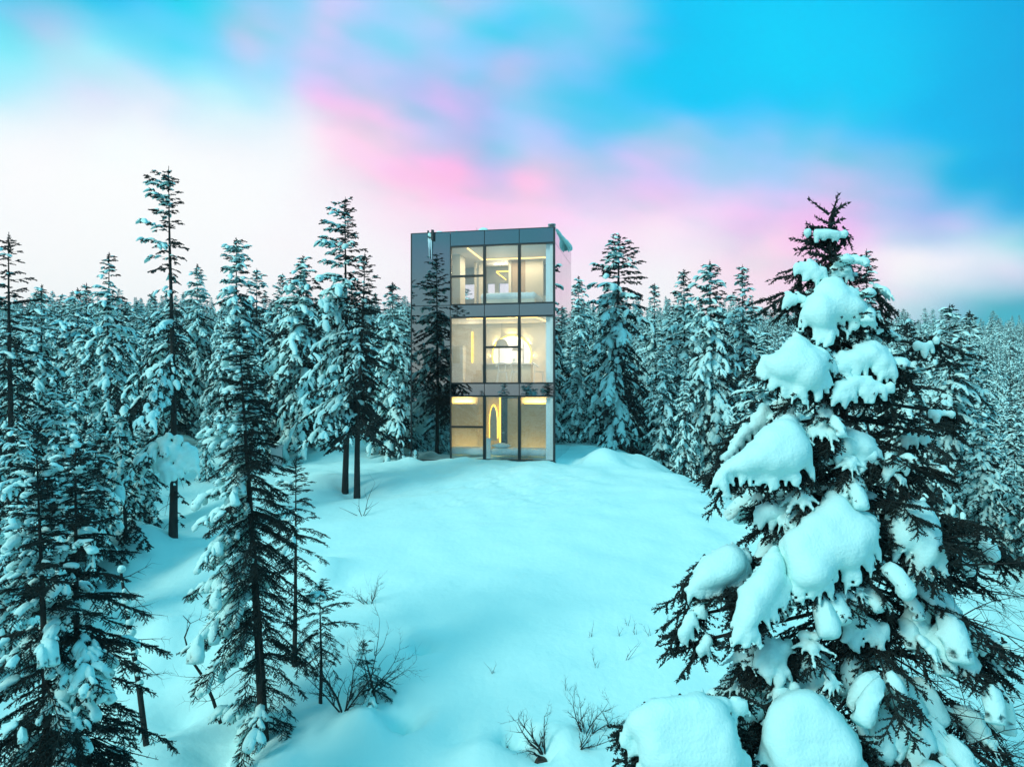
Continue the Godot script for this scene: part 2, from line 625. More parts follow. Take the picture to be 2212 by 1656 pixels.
# A flat spray: a stem along +x with shoots to both sides, one long.
func make_spray(side_shoots: int, kind: String) -> Array:
	var s := soup()
	var list := [[Vector3.ZERO, Vector3(1, 0, 0)]]
	for i in side_shoots:
		var u := 0.08 + 0.78 * float(i) / side_shoots
		var sgn := 1.0 if i % 2 else -1.0
		var len: float = (0.5 - 0.32 * u) * rng.randf_range(0.75, 1.2)
		var a := rng.randf_range(0.65, 1.0)
		list.append([Vector3(u, 0, 0), Vector3(cos(a) * len, rng.randf_range(-0.16, 0.05), sin(a) * sgn * len)])
	for e in list:
		var d: Vector3 = e[1]
		var x := Transform3D(frame_of(d).rotated(d.normalized(), rng.randf() * TAU) * Basis.from_scale(Vector3.ONE * d.length()), e[0])
		if kind == "near":
			var fat: float = clampf(0.46 / d.length(), 0.5, 2.0)
			stamp(s, shoot_near[rng.randi() % 3], Transform3D(x.basis * Basis.from_scale(Vector3(1, fat, fat)), e[0]))
		else:
			var b := frame_of(d)
			var f: Vector3 = e[0]
			var w1 := b.z * rng.randf_range(0.075, 0.11)
			var w2 := b.y * rng.randf_range(0.06, 0.09)
			flat(s, f - w1 * 0.5, f + d * 0.35 - w1 * 1.1, f + d * 0.55 + w1 * 0.9)
			flat(s, f + d * 0.3 - w1 * 1.0, f + d * 1.05, f + d * 0.42 + w1 * 1.1)
			flat(s, f + d * 0.1 + w2, f + d * 0.95 - w2 * 0.4, f + d * 0.45 - w2 * 1.6)
			flat(s, f + d * 0.2, f + d * 0.62 + w1 * 1.9 - w2, f + d * 0.5)
	return s


# A load of snow lying along a bough: one long along +x, hanging over its end in fingers.
func make_lump(cell: float) -> Array:
	var balls := []
	var wide := rng.randf_range(0.14, 0.24)
	for i in 7:
		var u := 0.06 + 0.8 * i / 6.0
		var r := lerpf(0.12, 0.19, sin(u * PI)) * rng.randf_range(0.85, 1.15)
		balls.append(Vector4(u, 0.06 - u * u * 0.18 + rng.randf_range(-0.02, 0.03), rng.randf_range(-0.04, 0.04), r))
		for sgn in [-1.0, 1.0]:
			if rng.randf() < 0.8:
				balls.append(Vector4(u, -0.02 - u * u * 0.2, sgn * wide * rng.randf_range(0.6, 1.2) * sin(0.4 + u * 2.3), r * 0.72))
	for k in 3:
		var z := (k - 1) * wide + rng.randf_range(-0.05, 0.05)
		var len := rng.randf_range(0.08, 0.26)
		for q in 3:
			var t := q / 2.0
			balls.append(Vector4(0.82 + len * t * 0.8, -0.16 - len * t * 0.75, z * (1.0 + 0.3 * t), lerpf(0.1, 0.055, t)))
	return blob(balls, cell)


# Loads with fingers splayed along the twigs below them.
func make_splay() -> Array:
	var balls := []
	for i in 7:
		balls.append(Vector4(rng.randf_range(-0.1, 0.4), rng.randf_range(-0.02, 0.05), rng.randf_range(-0.16, 0.16), rng.randf_range(0.09, 0.15)))
	var n := 5 + rng.randi() % 3
	for k in n:
		var a := lerpf(-1.25, 1.25, (k + rng.randf_range(-0.2, 0.2)) / (n - 1))
		var len := rng.randf_range(0.35, 0.85) * (0.65 + 0.35 * cos(a))
		for q in 7:
			var t := (q + 1) / 7.0
			balls.append(Vector4(0.18 + cos(a) * len * t, -0.3 * t * t * len, sin(a) * len * t, lerpf(0.10, 0.04, t) * rng.randf_range(0.85, 1.15)))
	return blob(balls, 0.06)


# The same for trees farther off, plainer.
func make_small_lump() -> Array:
	var s := soup()
	var rings := []
	var n := 5
	var wide := rng.randf_range(0.2, 0.34)
	for i in n:
		var u := float(i) / (n - 1)
		var w := wide * (sin(0.62 + u * 2.1)) * rng.randf_range(0.75, 1.2)
		var h := 0.17 * sin(0.5 + u * 2.2) * rng.randf_range(0.8, 1.2)
		var c := Vector3(u * 0.85 + rng.randf_range(-0.05, 0.05), 0.04 - u * u * 0.26, rng.randf_range(-0.05, 0.05))
		rings.append([c, [Vector3(0, -h * 0.25, w * 1.0), Vector3(0, h * 0.8, w * 0.62), Vector3(0, h, 0), Vector3(0, h * 0.8, -w * 0.62), Vector3(0, -h * 0.25, -w)]])
	for i in n - 1:
		for k in 5:
			var j := (k + 1) % 5
			var a: Vector3 = rings[i][0] + rings[i][1][k]
			var b: Vector3 = rings[i][0] + rings[i][1][j]
			var c: Vector3 = rings[i + 1][0] + rings[i + 1][1][k]
			var d: Vector3 = rings[i + 1][0] + rings[i + 1][1][j]
			var nk: Vector3 = (rings[i][1][k] + Vector3(0, 0.05, 0)).normalized()
			var nj: Vector3 = (rings[i][1][j] + Vector3(0, 0.05, 0)).normalized()
			if k == 4:
				nk = Vector3.DOWN
				nj = Vector3.DOWN
			face(s, a, b, c, nk, nj, nk)
			face(s, b, d, c, nj, nj, nk)
	for e in [0, n - 1]:
		var r: Array = rings[e][1]
		var o := Vector3.LEFT if e == 0 else (Vector3.RIGHT + Vector3(0, -0.4, 0)).normalized()
		var tip: Vector3 = rings[e][0] + o * 0.07
		for k in 5:
			var j := (k + 1) % 5
			face(s, rings[e][0] + r[k], rings[e][0] + r[j], tip, (o + r[k].normalized()).normalized(), (o + r[j].normalized()).normalized(), o)
	return s


func make_pieces() -> void:
	for i in 3:
		shoot_near.append(make_shoot(15, 0.16))
	for i in 4:
		sprigs_near.append(make_spray(6, "near"))
	for i in 4:
		sprigs_mid.append(make_spray(5, "mid"))
	for i in 10:
		lumps.append(make_small_lump())
	for i in 6:
		lumps_fine.append(make_lump(0.2))


func pick(a: Array) -> Array:
	return a[rng.randi() % a.size()]


func lerp_table(p: Array, t: float) -> float:
	for i in p.size() - 1:
		if t <= p[i + 1].x:
			return lerpf(p[i].y, p[i + 1].y, clampf((t - p[i].x) / (p[i + 1].x - p[i].x), 0, 1))
	return p[-1].y


# A spruce grown from its foot: [trunk, needles, snow]. prof gives the length of the boughs from the tip (0) to the foot (1).
func grow(p: Dictionary) -> Array:
	rng.seed = p.seed
	var trunk := soup()
	var green := soup()
	var white := soup()
	var h: float = p.h
	var near: bool = p.get("near", false)
	var size: float = p.get("sprig", 0.5)
	var snow: float = p.get("snow", 0.6)
	var bias: float = p.get("bias", 0.6)
	var wind: Vector3 = p.get("wind", WIND)
	var lean: Vector3 = p.get("lean", Vector3.ZERO)
	var prof: Array = p.prof
	var gap: float = p.get("gap", 0.14)
	var droop: float = p.get("droop", 0.5)
	var r0: float = p.get("r", h * 0.0125)
	var sprays := sprigs_near if near else sprigs_mid
	var loads := lumps_fine if near else lumps
	var pts := []
	var rad := []
	var steps := 14
	var bend := Vector3(rng.randf_range(-1, 1), 0, rng.randf_range(-1, 1)) * h * 0.006
	for i in steps + 1:
		var t := float(i) / steps
		pts.append(Vector3(0, t * h - (0.5 if i == 0 else 0.0), 0) + lean * t + bend * sin(t * 5.0))
		rad.append(maxf(0.008, r0 * pow(1.0 - t, 0.85) * (1.25 if i == 0 else 1.0)))
	bark_tube(trunk, pts, rad, 8 if near else 6, 0.08)
	var mid := func(y: float) -> Vector3:
		var t := clampf(y / h, 0, 1)
		return Vector3(0, y, 0) + lean * t + bend * sin(t * 5.0)
	# the leader
	for k in 5:
		var dir := Vector3(rng.randf_range(-0.6, 0.6), 1.0, rng.randf_range(-0.6, 0.6)) if k else Vector3.UP
		stamp(green, pick(sprays), Transform3D(frame_of(dir, Vector3.BACK) * Basis.from_scale(Vector3.ONE * size * rng.randf_range(0.4, 0.75)), mid.call(h * (0.975 - 0.012 * k))))
	var y := h * 0.985
	var az := rng.randf() * TAU
	while y > h * 0.02:
		var t := 1.0 - y / h
		var full := lerp_table(prof, t)
		if full < 0.02:
			y -= gap
			continue
		y -= gap * rng.randf_range(0.6, 1.4) * (0.55 + 0.75 * t)
		for b in (1 if rng.randf() < 0.4 else 2):
			az += 2.39996 + rng.randf_range(-0.5, 0.5)
			var out := Vector3(cos(az), 0, sin(az))
			var facing := out.dot(wind)
			var len: float = full * rng.randf_range(0.6, 1.15) * (1.0 + p.get("lop", 0.0) * facing)
			if len < 0.06:
				continue
			var dead: bool = rng.randf() < float(p.get("dead", 0.0)) * smoothstep(0.35, 0.8, t)
			var rise := lerpf(0.55, -0.28, smoothstep(0.0, 0.55, t)) + rng.randf_range(-0.2, 0.2)
			var sag := droop * lerpf(0.25, 1.0, smoothstep(0.0, 0.5, t)) * rng.randf_range(0.6, 1.2)
			var foot: Vector3 = mid.call(y + rng.randf_range(-0.08, 0.08))
			var bow := []
			var n := 5
			for i in n + 1:
				var u := float(i) / n
				bow.append(foot + out * len * u + Vector3(0, len * (rise * u - sag * u * u * (1.0 - 0.25 * u)), 0))
			var br := clampf(len * 0.014, 0.006, 0.03)
			tube(trunk, [bow[0], bow[2], bow[n]], [br, br * 0.7, br * 0.25], 3)
			var side := Vector3(-out.z, 0, out.x)
			if dead:
				for k in int(len * 7) + 2:
					var u := rng.randf_range(0.2, 1.0)
					var q: Vector3 = foot.lerp(bow[n], u)
					var d := (out * 0.5 + side * rng.randf_range(-1, 1) + Vector3(0, rng.randf_range(-0.5, 0.2), 0)).normalized() * rng.randf_range(0.12, 0.4) * size
					tube(trunk, [q, q + d * 0.6, q + d + Vector3(0, 0.02, 0)], [br * 0.3, br * 0.22, 0.002], 3)
				continue
			var loaded := rng.randf() < snow * (1.0 + bias * facing)
			var step := size * (0.36 if near else 0.44)
			var count := maxi(1, int(len / step))
			for i in count + 1:
				var u := clampf(lerpf(0.16, 1.0, (i + rng.randf_range(-0.2, 0.2)) / count), 0.1, 1.0)
				var fu := u * n
				var a := mini(int(fu), n - 1)
				var q: Vector3 = bow[a].lerp(bow[a + 1], fu - a)
				var tan: Vector3 = (bow[a + 1] - bow[a]).normalized()
				if i == count:
					var sc := size * rng.randf_range(0.6, 0.9) * clampf(0.45 + len * 0.5, 0.4, 1.0)
					stamp(green, pick(sprays), Transform3D(frame_of(tan) * Basis.from_scale(Vector3.ONE * sc), q - tan * sc * 0.3))
				for sgn: float in [1.0, -1.0]:
					var reach := len * 0.46 * pow(1.0 - u, 0.75) * rng.randf_range(0.6, 1.1) + size * 0.22
					var ang := rng.randf_range(0.55, 1.0)
					var d := (tan * cos(ang) + side * sgn * sin(ang) + Vector3(0, -0.1 - 0.25 * rng.randf(), 0)).normalized()
					var each := maxi(1, int(reach / (size * 0.5)))
					for j in each:
						var sc := size * rng.randf_range(0.62, 1.0) * clampf(0.5 + len * 0.45, 0.42, 1.0)
						var o: Vector3 = q + d * reach * (float(j) / each) + Vector3(0, -0.12 * reach * j * j / (each * each), 0)
						var dd := (d + Vector3(rng.randf_range(-0.3, 0.3), -0.12 * j - 0.08 * rng.randf(), rng.randf_range(-0.3, 0.3))).normalized()
						stamp(green, pick(sprays), Transform3D(frame_of(dd) * Basis.from_scale(Vector3.ONE * sc), o))
						var where := o + Vector3(p.seed * 3.7, 0, 0)
						var patch := lay.get_noise_3d(where.x * 1.1, where.y * 1.1, where.z * 1.1) * 1.5 + (0.5 if loaded else -0.25)
						if patch + snow * 0.9 + bias * 0.55 * facing - 0.82 > rng.randf_range(-0.15, 0.35) - 0.0:
							var ls := sc * (0.45 + 0.95 * pow(rng.randf(), 1.5))
							stamp(white, pick(loads), Transform3D(frame_of(dd + Vector3(0, -0.12, 0)) * Basis.from_scale(Vector3(ls, ls * rng.randf_range(0.7, 1.1), ls * rng.randf_range(0.75, 1.15))), o + dd * sc * rng.randf_range(-0.1, 0.35) + Vector3(0, 0.07 * sc, 0)))
				if loaded and rng.randf() < 0.5 * snow + 0.1:
					var ls := size * rng.randf_range(0.45, 1.15) * clampf(0.4 + len * 0.6, 0.4, 1.1)
					stamp(white, pick(loads), Transform3D(frame_of(tan) * Basis.from_scale(Vector3(ls * 1.1, ls, ls * 1.1)), q - tan * ls * 0.45 + Vector3(0, 0.06 * ls, 0)))
	return [trunk, green, white]


func stand(called: String, label: String, where: Vector3, g: Array, group := "") -> Node3D:
	var t := thing(called, label, "tree", where, group)
	for k in 3:
		var m: ArrayMesh = g[k] if g[k] is ArrayMesh else mesh_of(g[k])
		put(["trunk", "crown", "snow"][k], m, [M.bark, M.needle, M.snow][k], t)
	return t


# ---- the tower --------------------------------------------------------------------------------------------------
var TOWER := Transform3D(Basis(Vector3.UP, deg_to_rad(-11.6)), Vector3(-4.056, 0.0, -28.82))
const WIDE := 5.825
const DEEP := 5.2


func box_mesh(x0: float, x1: float, y0: float, y1: float, w0: float, w1: float) -> BoxMesh:
	var m := BoxMesh.new()
	m.size = Vector3(x1 - x0, y1 - y0, w1 - w0)
	return m


# A box in the tower's own measures: across, up and inward from its front.
func slab(parent: Node3D, called: String, m: Material, x0: float, x1: float, y0: float, y1: float, w0: float, w1: float) -> MeshInstance3D:
	return put(called, box_mesh(x0, x1, y0, y1, w0, w1), m, parent, Transform3D(Basis.IDENTITY, Vector3((x0 + x1) / 2, (y0 + y1) / 2, -(w0 + w1) / 2)))


func into(s: Array, x0: float, x1: float, y0: float, y1: float, w0: float, w1: float) -> void:
	var c := [Vector3(x0, y0, -w0), Vector3(x1, y0, -w0), Vector3(x1, y1, -w0), Vector3(x0, y1, -w0), Vector3(x0, y0, -w1), Vector3(x1, y0, -w1), Vector3(x1, y1, -w1), Vector3(x0, y1, -w1)]
	var f := [[0, 1, 2, 3, Vector3.BACK], [5, 4, 7, 6, Vector3.FORWARD], [4, 0, 3, 7, Vector3.LEFT], [1, 5, 6, 2, Vector3.RIGHT], [3, 2, 6, 7, Vector3.UP], [4, 5, 1, 0, Vector3.DOWN]]
	for q in f:
		face(s, c[q[0]], c[q[1]], c[q[2]], q[4], q[4], q[4])
		face(s, c[q[0]], c[q[2]], c[q[3]], q[4], q[4], q[4])


func inside(called: String, label: String, category: String, x: float, y: float, w: float, group := "") -> Node3D:
	var o := thing(called, label, category, Vector3.ZERO, group)
	o.transform = TOWER * Transform3D(Basis.IDENTITY, Vector3(x, y, -w))
	return o


func area_light(called: String, parent: Node3D, where: Vector3, toward: Vector3, size: Vector2, color: Color, energy: float) -> void:
	var l := AreaLight3D.new()
	l.name = called
	l.area_size = size
	l.light_color = color
	l.light_energy = energy
	l.shadow_enabled = true
	l.set("area_range", 12.0)
	l.set("area_attenuation", 2.0)
	parent.add_child(l, true)
	var z := -toward.normalized()
	var x := Vector3.RIGHT if absf(z.x) < 0.9 else Vector3.BACK
	if absf(z.y) < 0.5:
		x = Vector3.UP.cross(z).normalized()
	var y := z.cross(x).normalized()
	x = y.cross(z)
	l.transform = Transform3D(Basis(x, y, z), where)


# A straight light strip between two points of the tower, with its own lamp just in front of it.
func strip(label: String, a: Vector3, b: Vector3, thick: float, toward: Vector3, m: Material, color: Color, energy: float, group := "") -> Node3D:
	var mid := (a + b) / 2
	var o := inside("light_strip", label, "light strip", mid.x, mid.y, mid.z, group)
	var d := Vector3(b.x - a.x, b.y - a.y, -(b.z - a.z))
	var s := soup()
	var h := d / 2
	var dir := d.normalized()
	var up := toward.normalized()
	var sd := dir.cross(up).normalized()
	for t in [[sd, up], [up, sd]]:
		pass
	var c := []
	for e in [-1.0, 1.0]:
		for q in [[-1, -1], [1, -1], [1, 1], [-1, 1]]:
			c.append(h * e + sd * thick * 0.5 * q[0] + up * thick * 0.35 * q[1])
	for k in 4:
		var j := (k + 1) % 4
		var n: Vector3 = (c[k] + c[j]) * 0.5 - h * -1.0
		n = (n - dir * n.dot(dir)).normalized()
		face(s, c[k], c[j], c[k + 4], n, n, n)
		face(s, c[j], c[j + 4], c[k + 4], n, n, n)
	face(s, c[0], c[1], c[2], -dir, -dir, -dir)
	face(s, c[0], c[2], c[3], -dir, -dir, -dir)
	face(s, c[4], c[5], c[6], dir, dir, dir)
	face(s, c[4], c[6], c[7], dir, dir, dir)
	put("tube", mesh_of(s), m, o)
	var l := AreaLight3D.new()
	l.name = "strip_lamp"
	l.area_size = Vector2(d.length(), thick)
	l.light_color = color
	l.light_energy = energy
	l.shadow_enabled = true
	o.add_child(l, true)
	l.transform = Transform3D(Basis(dir, (-up).cross(dir).normalized(), -up), up * (thick * 0.35 + 0.012))
	return o


func make_tower() -> void:
	var t := thing("glass_tower", "slim three storey tower of dark glass with lit rooms and mirror sides", "house")
	t.transform = TOWER
	var ix := 0.2
	var jx := WIDE - 0.2
	# the shell: side walls, back wall with windows, floors and roof
	slab(t, "side_wall", M.white, 0.03, ix, -0.4, 9.0, 0.06, DEEP - 0.03)
	slab(t, "side_wall", M.white, jx, WIDE - 0.03, -0.4, 9.0, 0.06, DEEP - 0.03)
	for g in [[-0.4, 0.04, M.floor], [2.50, 3.06, M.white], [5.72, 6.12, M.white], [8.46, 9.0, M.white]]:
		slab(t, "floor_slab", g[2], ix + 0.002, jx - 0.002, g[0], g[1], 0.1, DEEP - 0.22)
	for g in [[3.06, 3.075], [6.12, 6.135]]:
		slab(t, "floor_boards", M.floor, ix + 0.004, jx - 0.004, g[0], g[1], 0.12, DEEP - 0.22)
	var holes := [[0.8, 1.35, 7.0, 7.7], [1.95, 2.3, 7.2, 7.7], [2.5, 3.15, 7.2, 7.68]]
	slab(t, "back_wall", M.grey, ix, jx, -0.4, 7.0, DEEP - 0.2, DEEP - 0.03)
	slab(t, "back_wall", M.grey, ix, jx, 7.7, 9.0, DEEP - 0.2, DEEP - 0.03)
	for g in [[ix, 0.8], [1.35, 1.95], [2.3, 2.5], [3.15, jx]]:
		slab(t, "back_wall", M.grey, g[0], g[1], 7.0, 7.7, DEEP - 0.2, DEEP - 0.03)
	for g in holes:
		slab(t, "pane", M.glass, g[0], g[1], g[2], g[3], DEEP - 0.13, DEEP - 0.12)
	# front: seams, dark glass panels, windows
	var bays := [1.644, 3.034, 4.427, WIDE]
	var rows := [[0.04, 2.56], [3.03, 5.66], [6.13, 8.47]]
	var seam := 0.014
	slab(t, "front_backing", M.core, 0.03, bays[0] - 0.02, -0.4, 9.02, 0.03, 0.058)
	for g in [[2.56, 3.03], [5.66, 6.13], [8.47, 9.02]]:
		slab(t, "front_backing", M.core, bays[0], WIDE - 0.03, g[0], g[1], 0.03, 0.09)
		for k in 3:
			slab(t, "glass_panel", M.mirror, bays[k] + seam, bays[k + 1] - seam - (0.05 if k == 2 else 0.0), g[0] + seam, g[1] - seam + (0.02 if g[1] > 9.0 else 0.0), 0.0, 0.024)
	for g in [[-0.12, 2.57], [2.57, 6.13], [6.13, 9.04]]:
		slab(t, "glass_panel", M.mirror, 0.05, bays[0] - seam, g[0] + seam, g[1] - seam, 0.0, 0.024)
	slab(t, "corner_post", M.frame, WIDE - 0.06, WIDE + 0.004, -0.4, 9.05, -0.012, 0.1)
	slab(t, "corner_post", M.frame, -0.004, 0.045, -0.4, 9.05, -0.012, 0.1)
	slab(t, "base_beam", M.frame, 0.05, WIDE + 0.05, -0.4, 0.02, -0.03, 0.0)
	slab(t, "roof_edge", M.frame, 0.046, WIDE - 0.062, 9.026, 9.056, -0.012, 0.12)
	for r in 3:
		var y0: float = rows[r][0]
		var y1: float = rows[r][1]
		for k in 3:
			var x0: float = bays[k]
			var x1: float = bays[k + 1]
			var l := 0.055 if k else 0.04
			var rr := 0.055 if k < 2 else 0.075
			var s := soup()
			into(s, x0, x0 + l, y0, y1, -0.008, 0.10)
			into(s, x1 - rr, x1 - (0.062 if k == 2 else 0.0), y0, y1, -0.008, 0.10)
			into(s, x0 + l, x1 - rr, y1 - 0.05, y1, -0.006, 0.10)
			into(s, x0 + l, x1 - rr, y0, y0 + 0.045, -0.006, 0.10)
			var bar := -1.0
			if r == 0 and k == 0:
				bar = 1.33
			if r == 1 and k == 1:
				bar = 4.455
			if r == 2 and k == 0:
				bar = 7.27
			if bar > 0.0:
				into(s, x0 + l, x1 - rr, bar - 0.04, bar + 0.04, -0.006, 0.09)
			var win := put("window", mesh_of(s), M.frame, t)
			var lows := [y0 + 0.045, bar + 0.04] if bar > 0.0 else [y0 + 0.045]
			var highs := [bar - 0.04, y1 - 0.05] if bar > 0.0 else [y1 - 0.05]
			for q in lows.size():
				slab(win, "pane", M.glass, x0 + l, x1 - rr, lows[q], highs[q], 0.045, 0.051)
	# right side: polished mirror panels
	for g in [[-0.35, 2.55], [2.57, 5.65], [5.67, 8.45], [8.47, 9.04]]:
		for q in [[0.12, 1.75], [1.762, 3.45], [3.462, DEEP]]:
			slab(t, "mirror_panel", M.side_mirror, WIDE - 0.028, WIDE, g[0], g[1], q[0], q[1])
	for g in [[-0.35, 2.55], [2.57, 5.65], [5.67, 9.04]]:
		slab(t, "mirror_panel", M.side_mirror, 0.0, 0.028, g[0], g[1], 0.11, DEEP)
		slab(t, "mirror_panel", M.side_mirror, 0.03, WIDE - 0.03, g[0], minf(g[1], 6.9), DEEP - 0.028, DEEP)
	# snow on the roof, a cornice hanging over the right edge
	rng.seed = 71
	var balls := []
	for i in 34:
		balls.append(Vector4(rng.randf_range(0.35, WIDE - 0.4), 9.0, -rng.randf_range(0.4, DEEP - 0.3), rng.randf_range(0.14, 0.26)))
	for i in 14:
		balls.append(Vector4(lerpf(1.2, WIDE - 0.5, i / 13.0), 9.02, -0.22, rng.randf_range(0.07, 0.11)))
	for i in 30:
		var u := i / 29.0
		balls.append(Vector4(WIDE + 0.0 + 0.08 * u, 9.05 - 0.02 * u, -(0.3 + 3.9 * u), 0.05 + 0.05 * u + rng.randf_range(-0.01, 0.02)))
	for i in 12:
		var u := i / 11.0
		balls.append(Vector4(WIDE + 0.10 + 0.06 * sin(u * 3.0), 9.02 - 0.10 * sin(u * 2.6), -(2.6 + 1.5 * u), 0.08 + 0.03 * sin(u * 3.1)))
	for i in 5:
		var u := i / 4.0
		balls.append(Vector4(WIDE + 0.15 - 0.04 * u, 8.93 - 0.2 * u, -(3.3 + 0.1 * u), 0.085 - 0.04 * u))
	put("roof_snow", mesh_of(blob(balls, 0.055, 0.06)), M.snow, t)
	# the spout with its ice, the roof vent
	var sp := soup()
	into(sp, 0.72, 0.77, 8.86, 9.12, -0.10, -0.014)
	into(sp, 0.90, 0.98, 8.72, 9.13, -0.16, -0.014)
	into(sp, 0.775, 0.895, 8.80, 8.84, -0.10, -0.014)
	put("roof_spout", mesh_of(sp), M.frame, t)
	var v := Node3D.new()
	v.name = "roof_vent"
	t.add_child(v, true)
	v.position = Vector3(5.66, 9.04, -0.32)
	for k in 3:
		var c := CylinderMesh.new()
		c.top_radius = 0.15 if k == 2 else 0.12
		c.bottom_radius = 0.16
		c.height = 0.028
		c.radial_segments = 20
		put("cap", c, M.steel, v, Transform3D(Basis.IDENTITY, Vector3(0, 0.07 + 0.055 * k, 0)))
	var pipe := CylinderMesh.new()
	pipe.top_radius = 0.07
	pipe.bottom_radius = 0.07
	pipe.height = 0.2
	put("pipe", pipe, M.steel, v, Transform3D(Basis.IDENTITY, Vector3(0, 0.08, 0)))
	var rod := CylinderMesh.new()
	rod.top_radius = 0.008
	rod.bottom_radius = 0.008
	rod.height = 0.16
	put("lightning_rod", rod, M.steel, t, Transform3D(Basis.IDENTITY, Vector3(2.68, 9.12, -0.2)))
	rng.seed = 9
	var ends := [[0.79, 8.0, 0.028], [0.84, 8.35, 0.022], [0.89, 7.97, 0.028], [0.76, 8.45, 0.02]]
	var says := ["second longest clear icicle below the roof spout of the tower", "short clear icicle between the two longest below the roof spout", "longest clear icicle below the roof spout of the tower", "short clear icicle at the left edge of the roof spout"]
	for k in 4:
		var s := soup()
		var top := 8.83
		var pts := []
		var rad := []
		for i in 8:
			var u := i / 7.0
			pts.append(Vector3(ends[k][0] + rng.randf_range(-0.006, 0.006), lerpf(top, ends[k][1], u), 0.065))
			rad.append(ends[k][2] * (1.0 - 0.93 * u) * rng.randf_range(0.85, 1.15) + 0.004)
		tube(s, pts, rad, 7)
		var o := put("icicle", mesh_of(s), M.ice, self, TOWER)
		tag(o, says[k], "icicle", "icicles below the roof spout")
	var plug := []
	for i in 9:
		plug.append(Vector4(0.83 + rng.randf_range(-0.06, 0.06), 8.9 + rng.randf_range(-0.06, 0.08), 0.06, 0.05))
	put("spout_ice", mesh_of(blob(plug, 0.02)), M.snow, t)

	# rooms
	var rooms := t
	# top floor
	slab(rooms, "partition", M.cream, 0.9, 1.57, 6.135, 8.458, 1.7, 2.5)
	slab(rooms, "partition", M.cream, 1.70, 1.79, 6.135, 8.458, 3.55, 3.70)
	slab(rooms, "door_leaf", M.grey, 1.80, 1.90, 6.135, 8.2, 3.60, 3.64)
	slab(rooms, "partition", M.cream, 1.905, 2.2, 6.135, 8.458, 3.55, 3.70)
	slab(rooms, "partition", M.cream, 3.27, 3.385, 6.135, 8.458, 3.50, 3.72)
	slab(rooms, "wood_panel", M.wood, 3.39, 4.01, 6.135, 8.458, 3.56, 3.68)
	slab(rooms, "partition", M.cream, 4.012, 4.8, 6.135, 8.458, 3.54, 3.70)
	slab(rooms, "headboard", M.cream, 2.3, 5.3, 6.135, 6.78, 2.75, 2.83)
	# middle floor
	var ring_wall := CSGBox3D.new()
	ring_wall.name = "round_opening_wall"
	ring_wall.size = Vector3(jx - ix - 0.01, 5.715 - 3.08, 0.14)
	ring_wall.material = M.white
	rooms.add_child(ring_wall, true)
	ring_wall.position = Vector3((ix + jx) / 2, (5.715 + 3.08) / 2, -3.85)
	var hole := CSGCylinder3D.new()
	hole.name = "round_hole"
	hole.radius = 0.87
	hole.height = 0.6
	hole.sides = 48
	hole.operation = CSGShape3D.OPERATION_SUBTRACTION
	hole.material = M.white
	ring_wall.add_child(hole, true)
	hole.rotation.x = PI / 2
	hole.position = Vector3(3.36, 4.30, -3.85) - ring_wall.position
	slab(rooms, "alcove_frame", M.grey, 2.56, 2.62, 3.08, 5.5, 4.6, 4.66)
	slab(rooms, "alcove_frame", M.grey, 3.68, 3.74, 3.08, 5.5, 4.6, 4.66)
	slab(rooms, "added_window_backing", M.white, ix + 0.01, jx - 0.01, 3.08, 5.715, 4.82, 4.9)  # added white wall, stands in for a bright window
	slab(rooms, "picture_ledge", M.white, 2.0, 4.2, 5.50, 5.53, 3.70, 3.775)
	# ground floor
	slab(rooms, "partition", M.tan, ix + 0.01, 2.11, 0.045, 2.495, 2.62, 2.75)
	slab(rooms, "partition", M.tan, 2.115, 3.12, 0.045, 2.495, 2.66, 2.75)
	slab(rooms, "door_frame", M.black, 3.15, 3.41, 0.045, 2.45, 2.60, 2.70)
	slab(rooms, "door_leaf", M.tan, 3.415, 3.88, 0.045, 2.42, 2.58, 2.64)
	slab(rooms, "partition", M.tan, 3.885, jx - 0.01, 0.045, 2.495, 2.62, 2.75)
	slab(rooms, "door_handle", M.steel, 3.17, 3.29, 0.955, 0.975, 2.52, 2.55)
	slab(rooms, "low_partition", M.linen, 2.95, 3.16, 0.045, 0.86, 0.5, 0.58)
	for g in [[0.05, 2.49], [3.08, 5.71], [6.14, 8.45]]:
		slab(rooms, "curtain", M.linen, 5.44, 5.60, g[0], g[1], 0.22, 0.42)
	for g in [[1.0, 2.0], [4.1, 5.3]]:
		slab(rooms, "cove_shelf", M.tan, g[0], g[1], 2.15, 2.19, 2.44, 2.615)


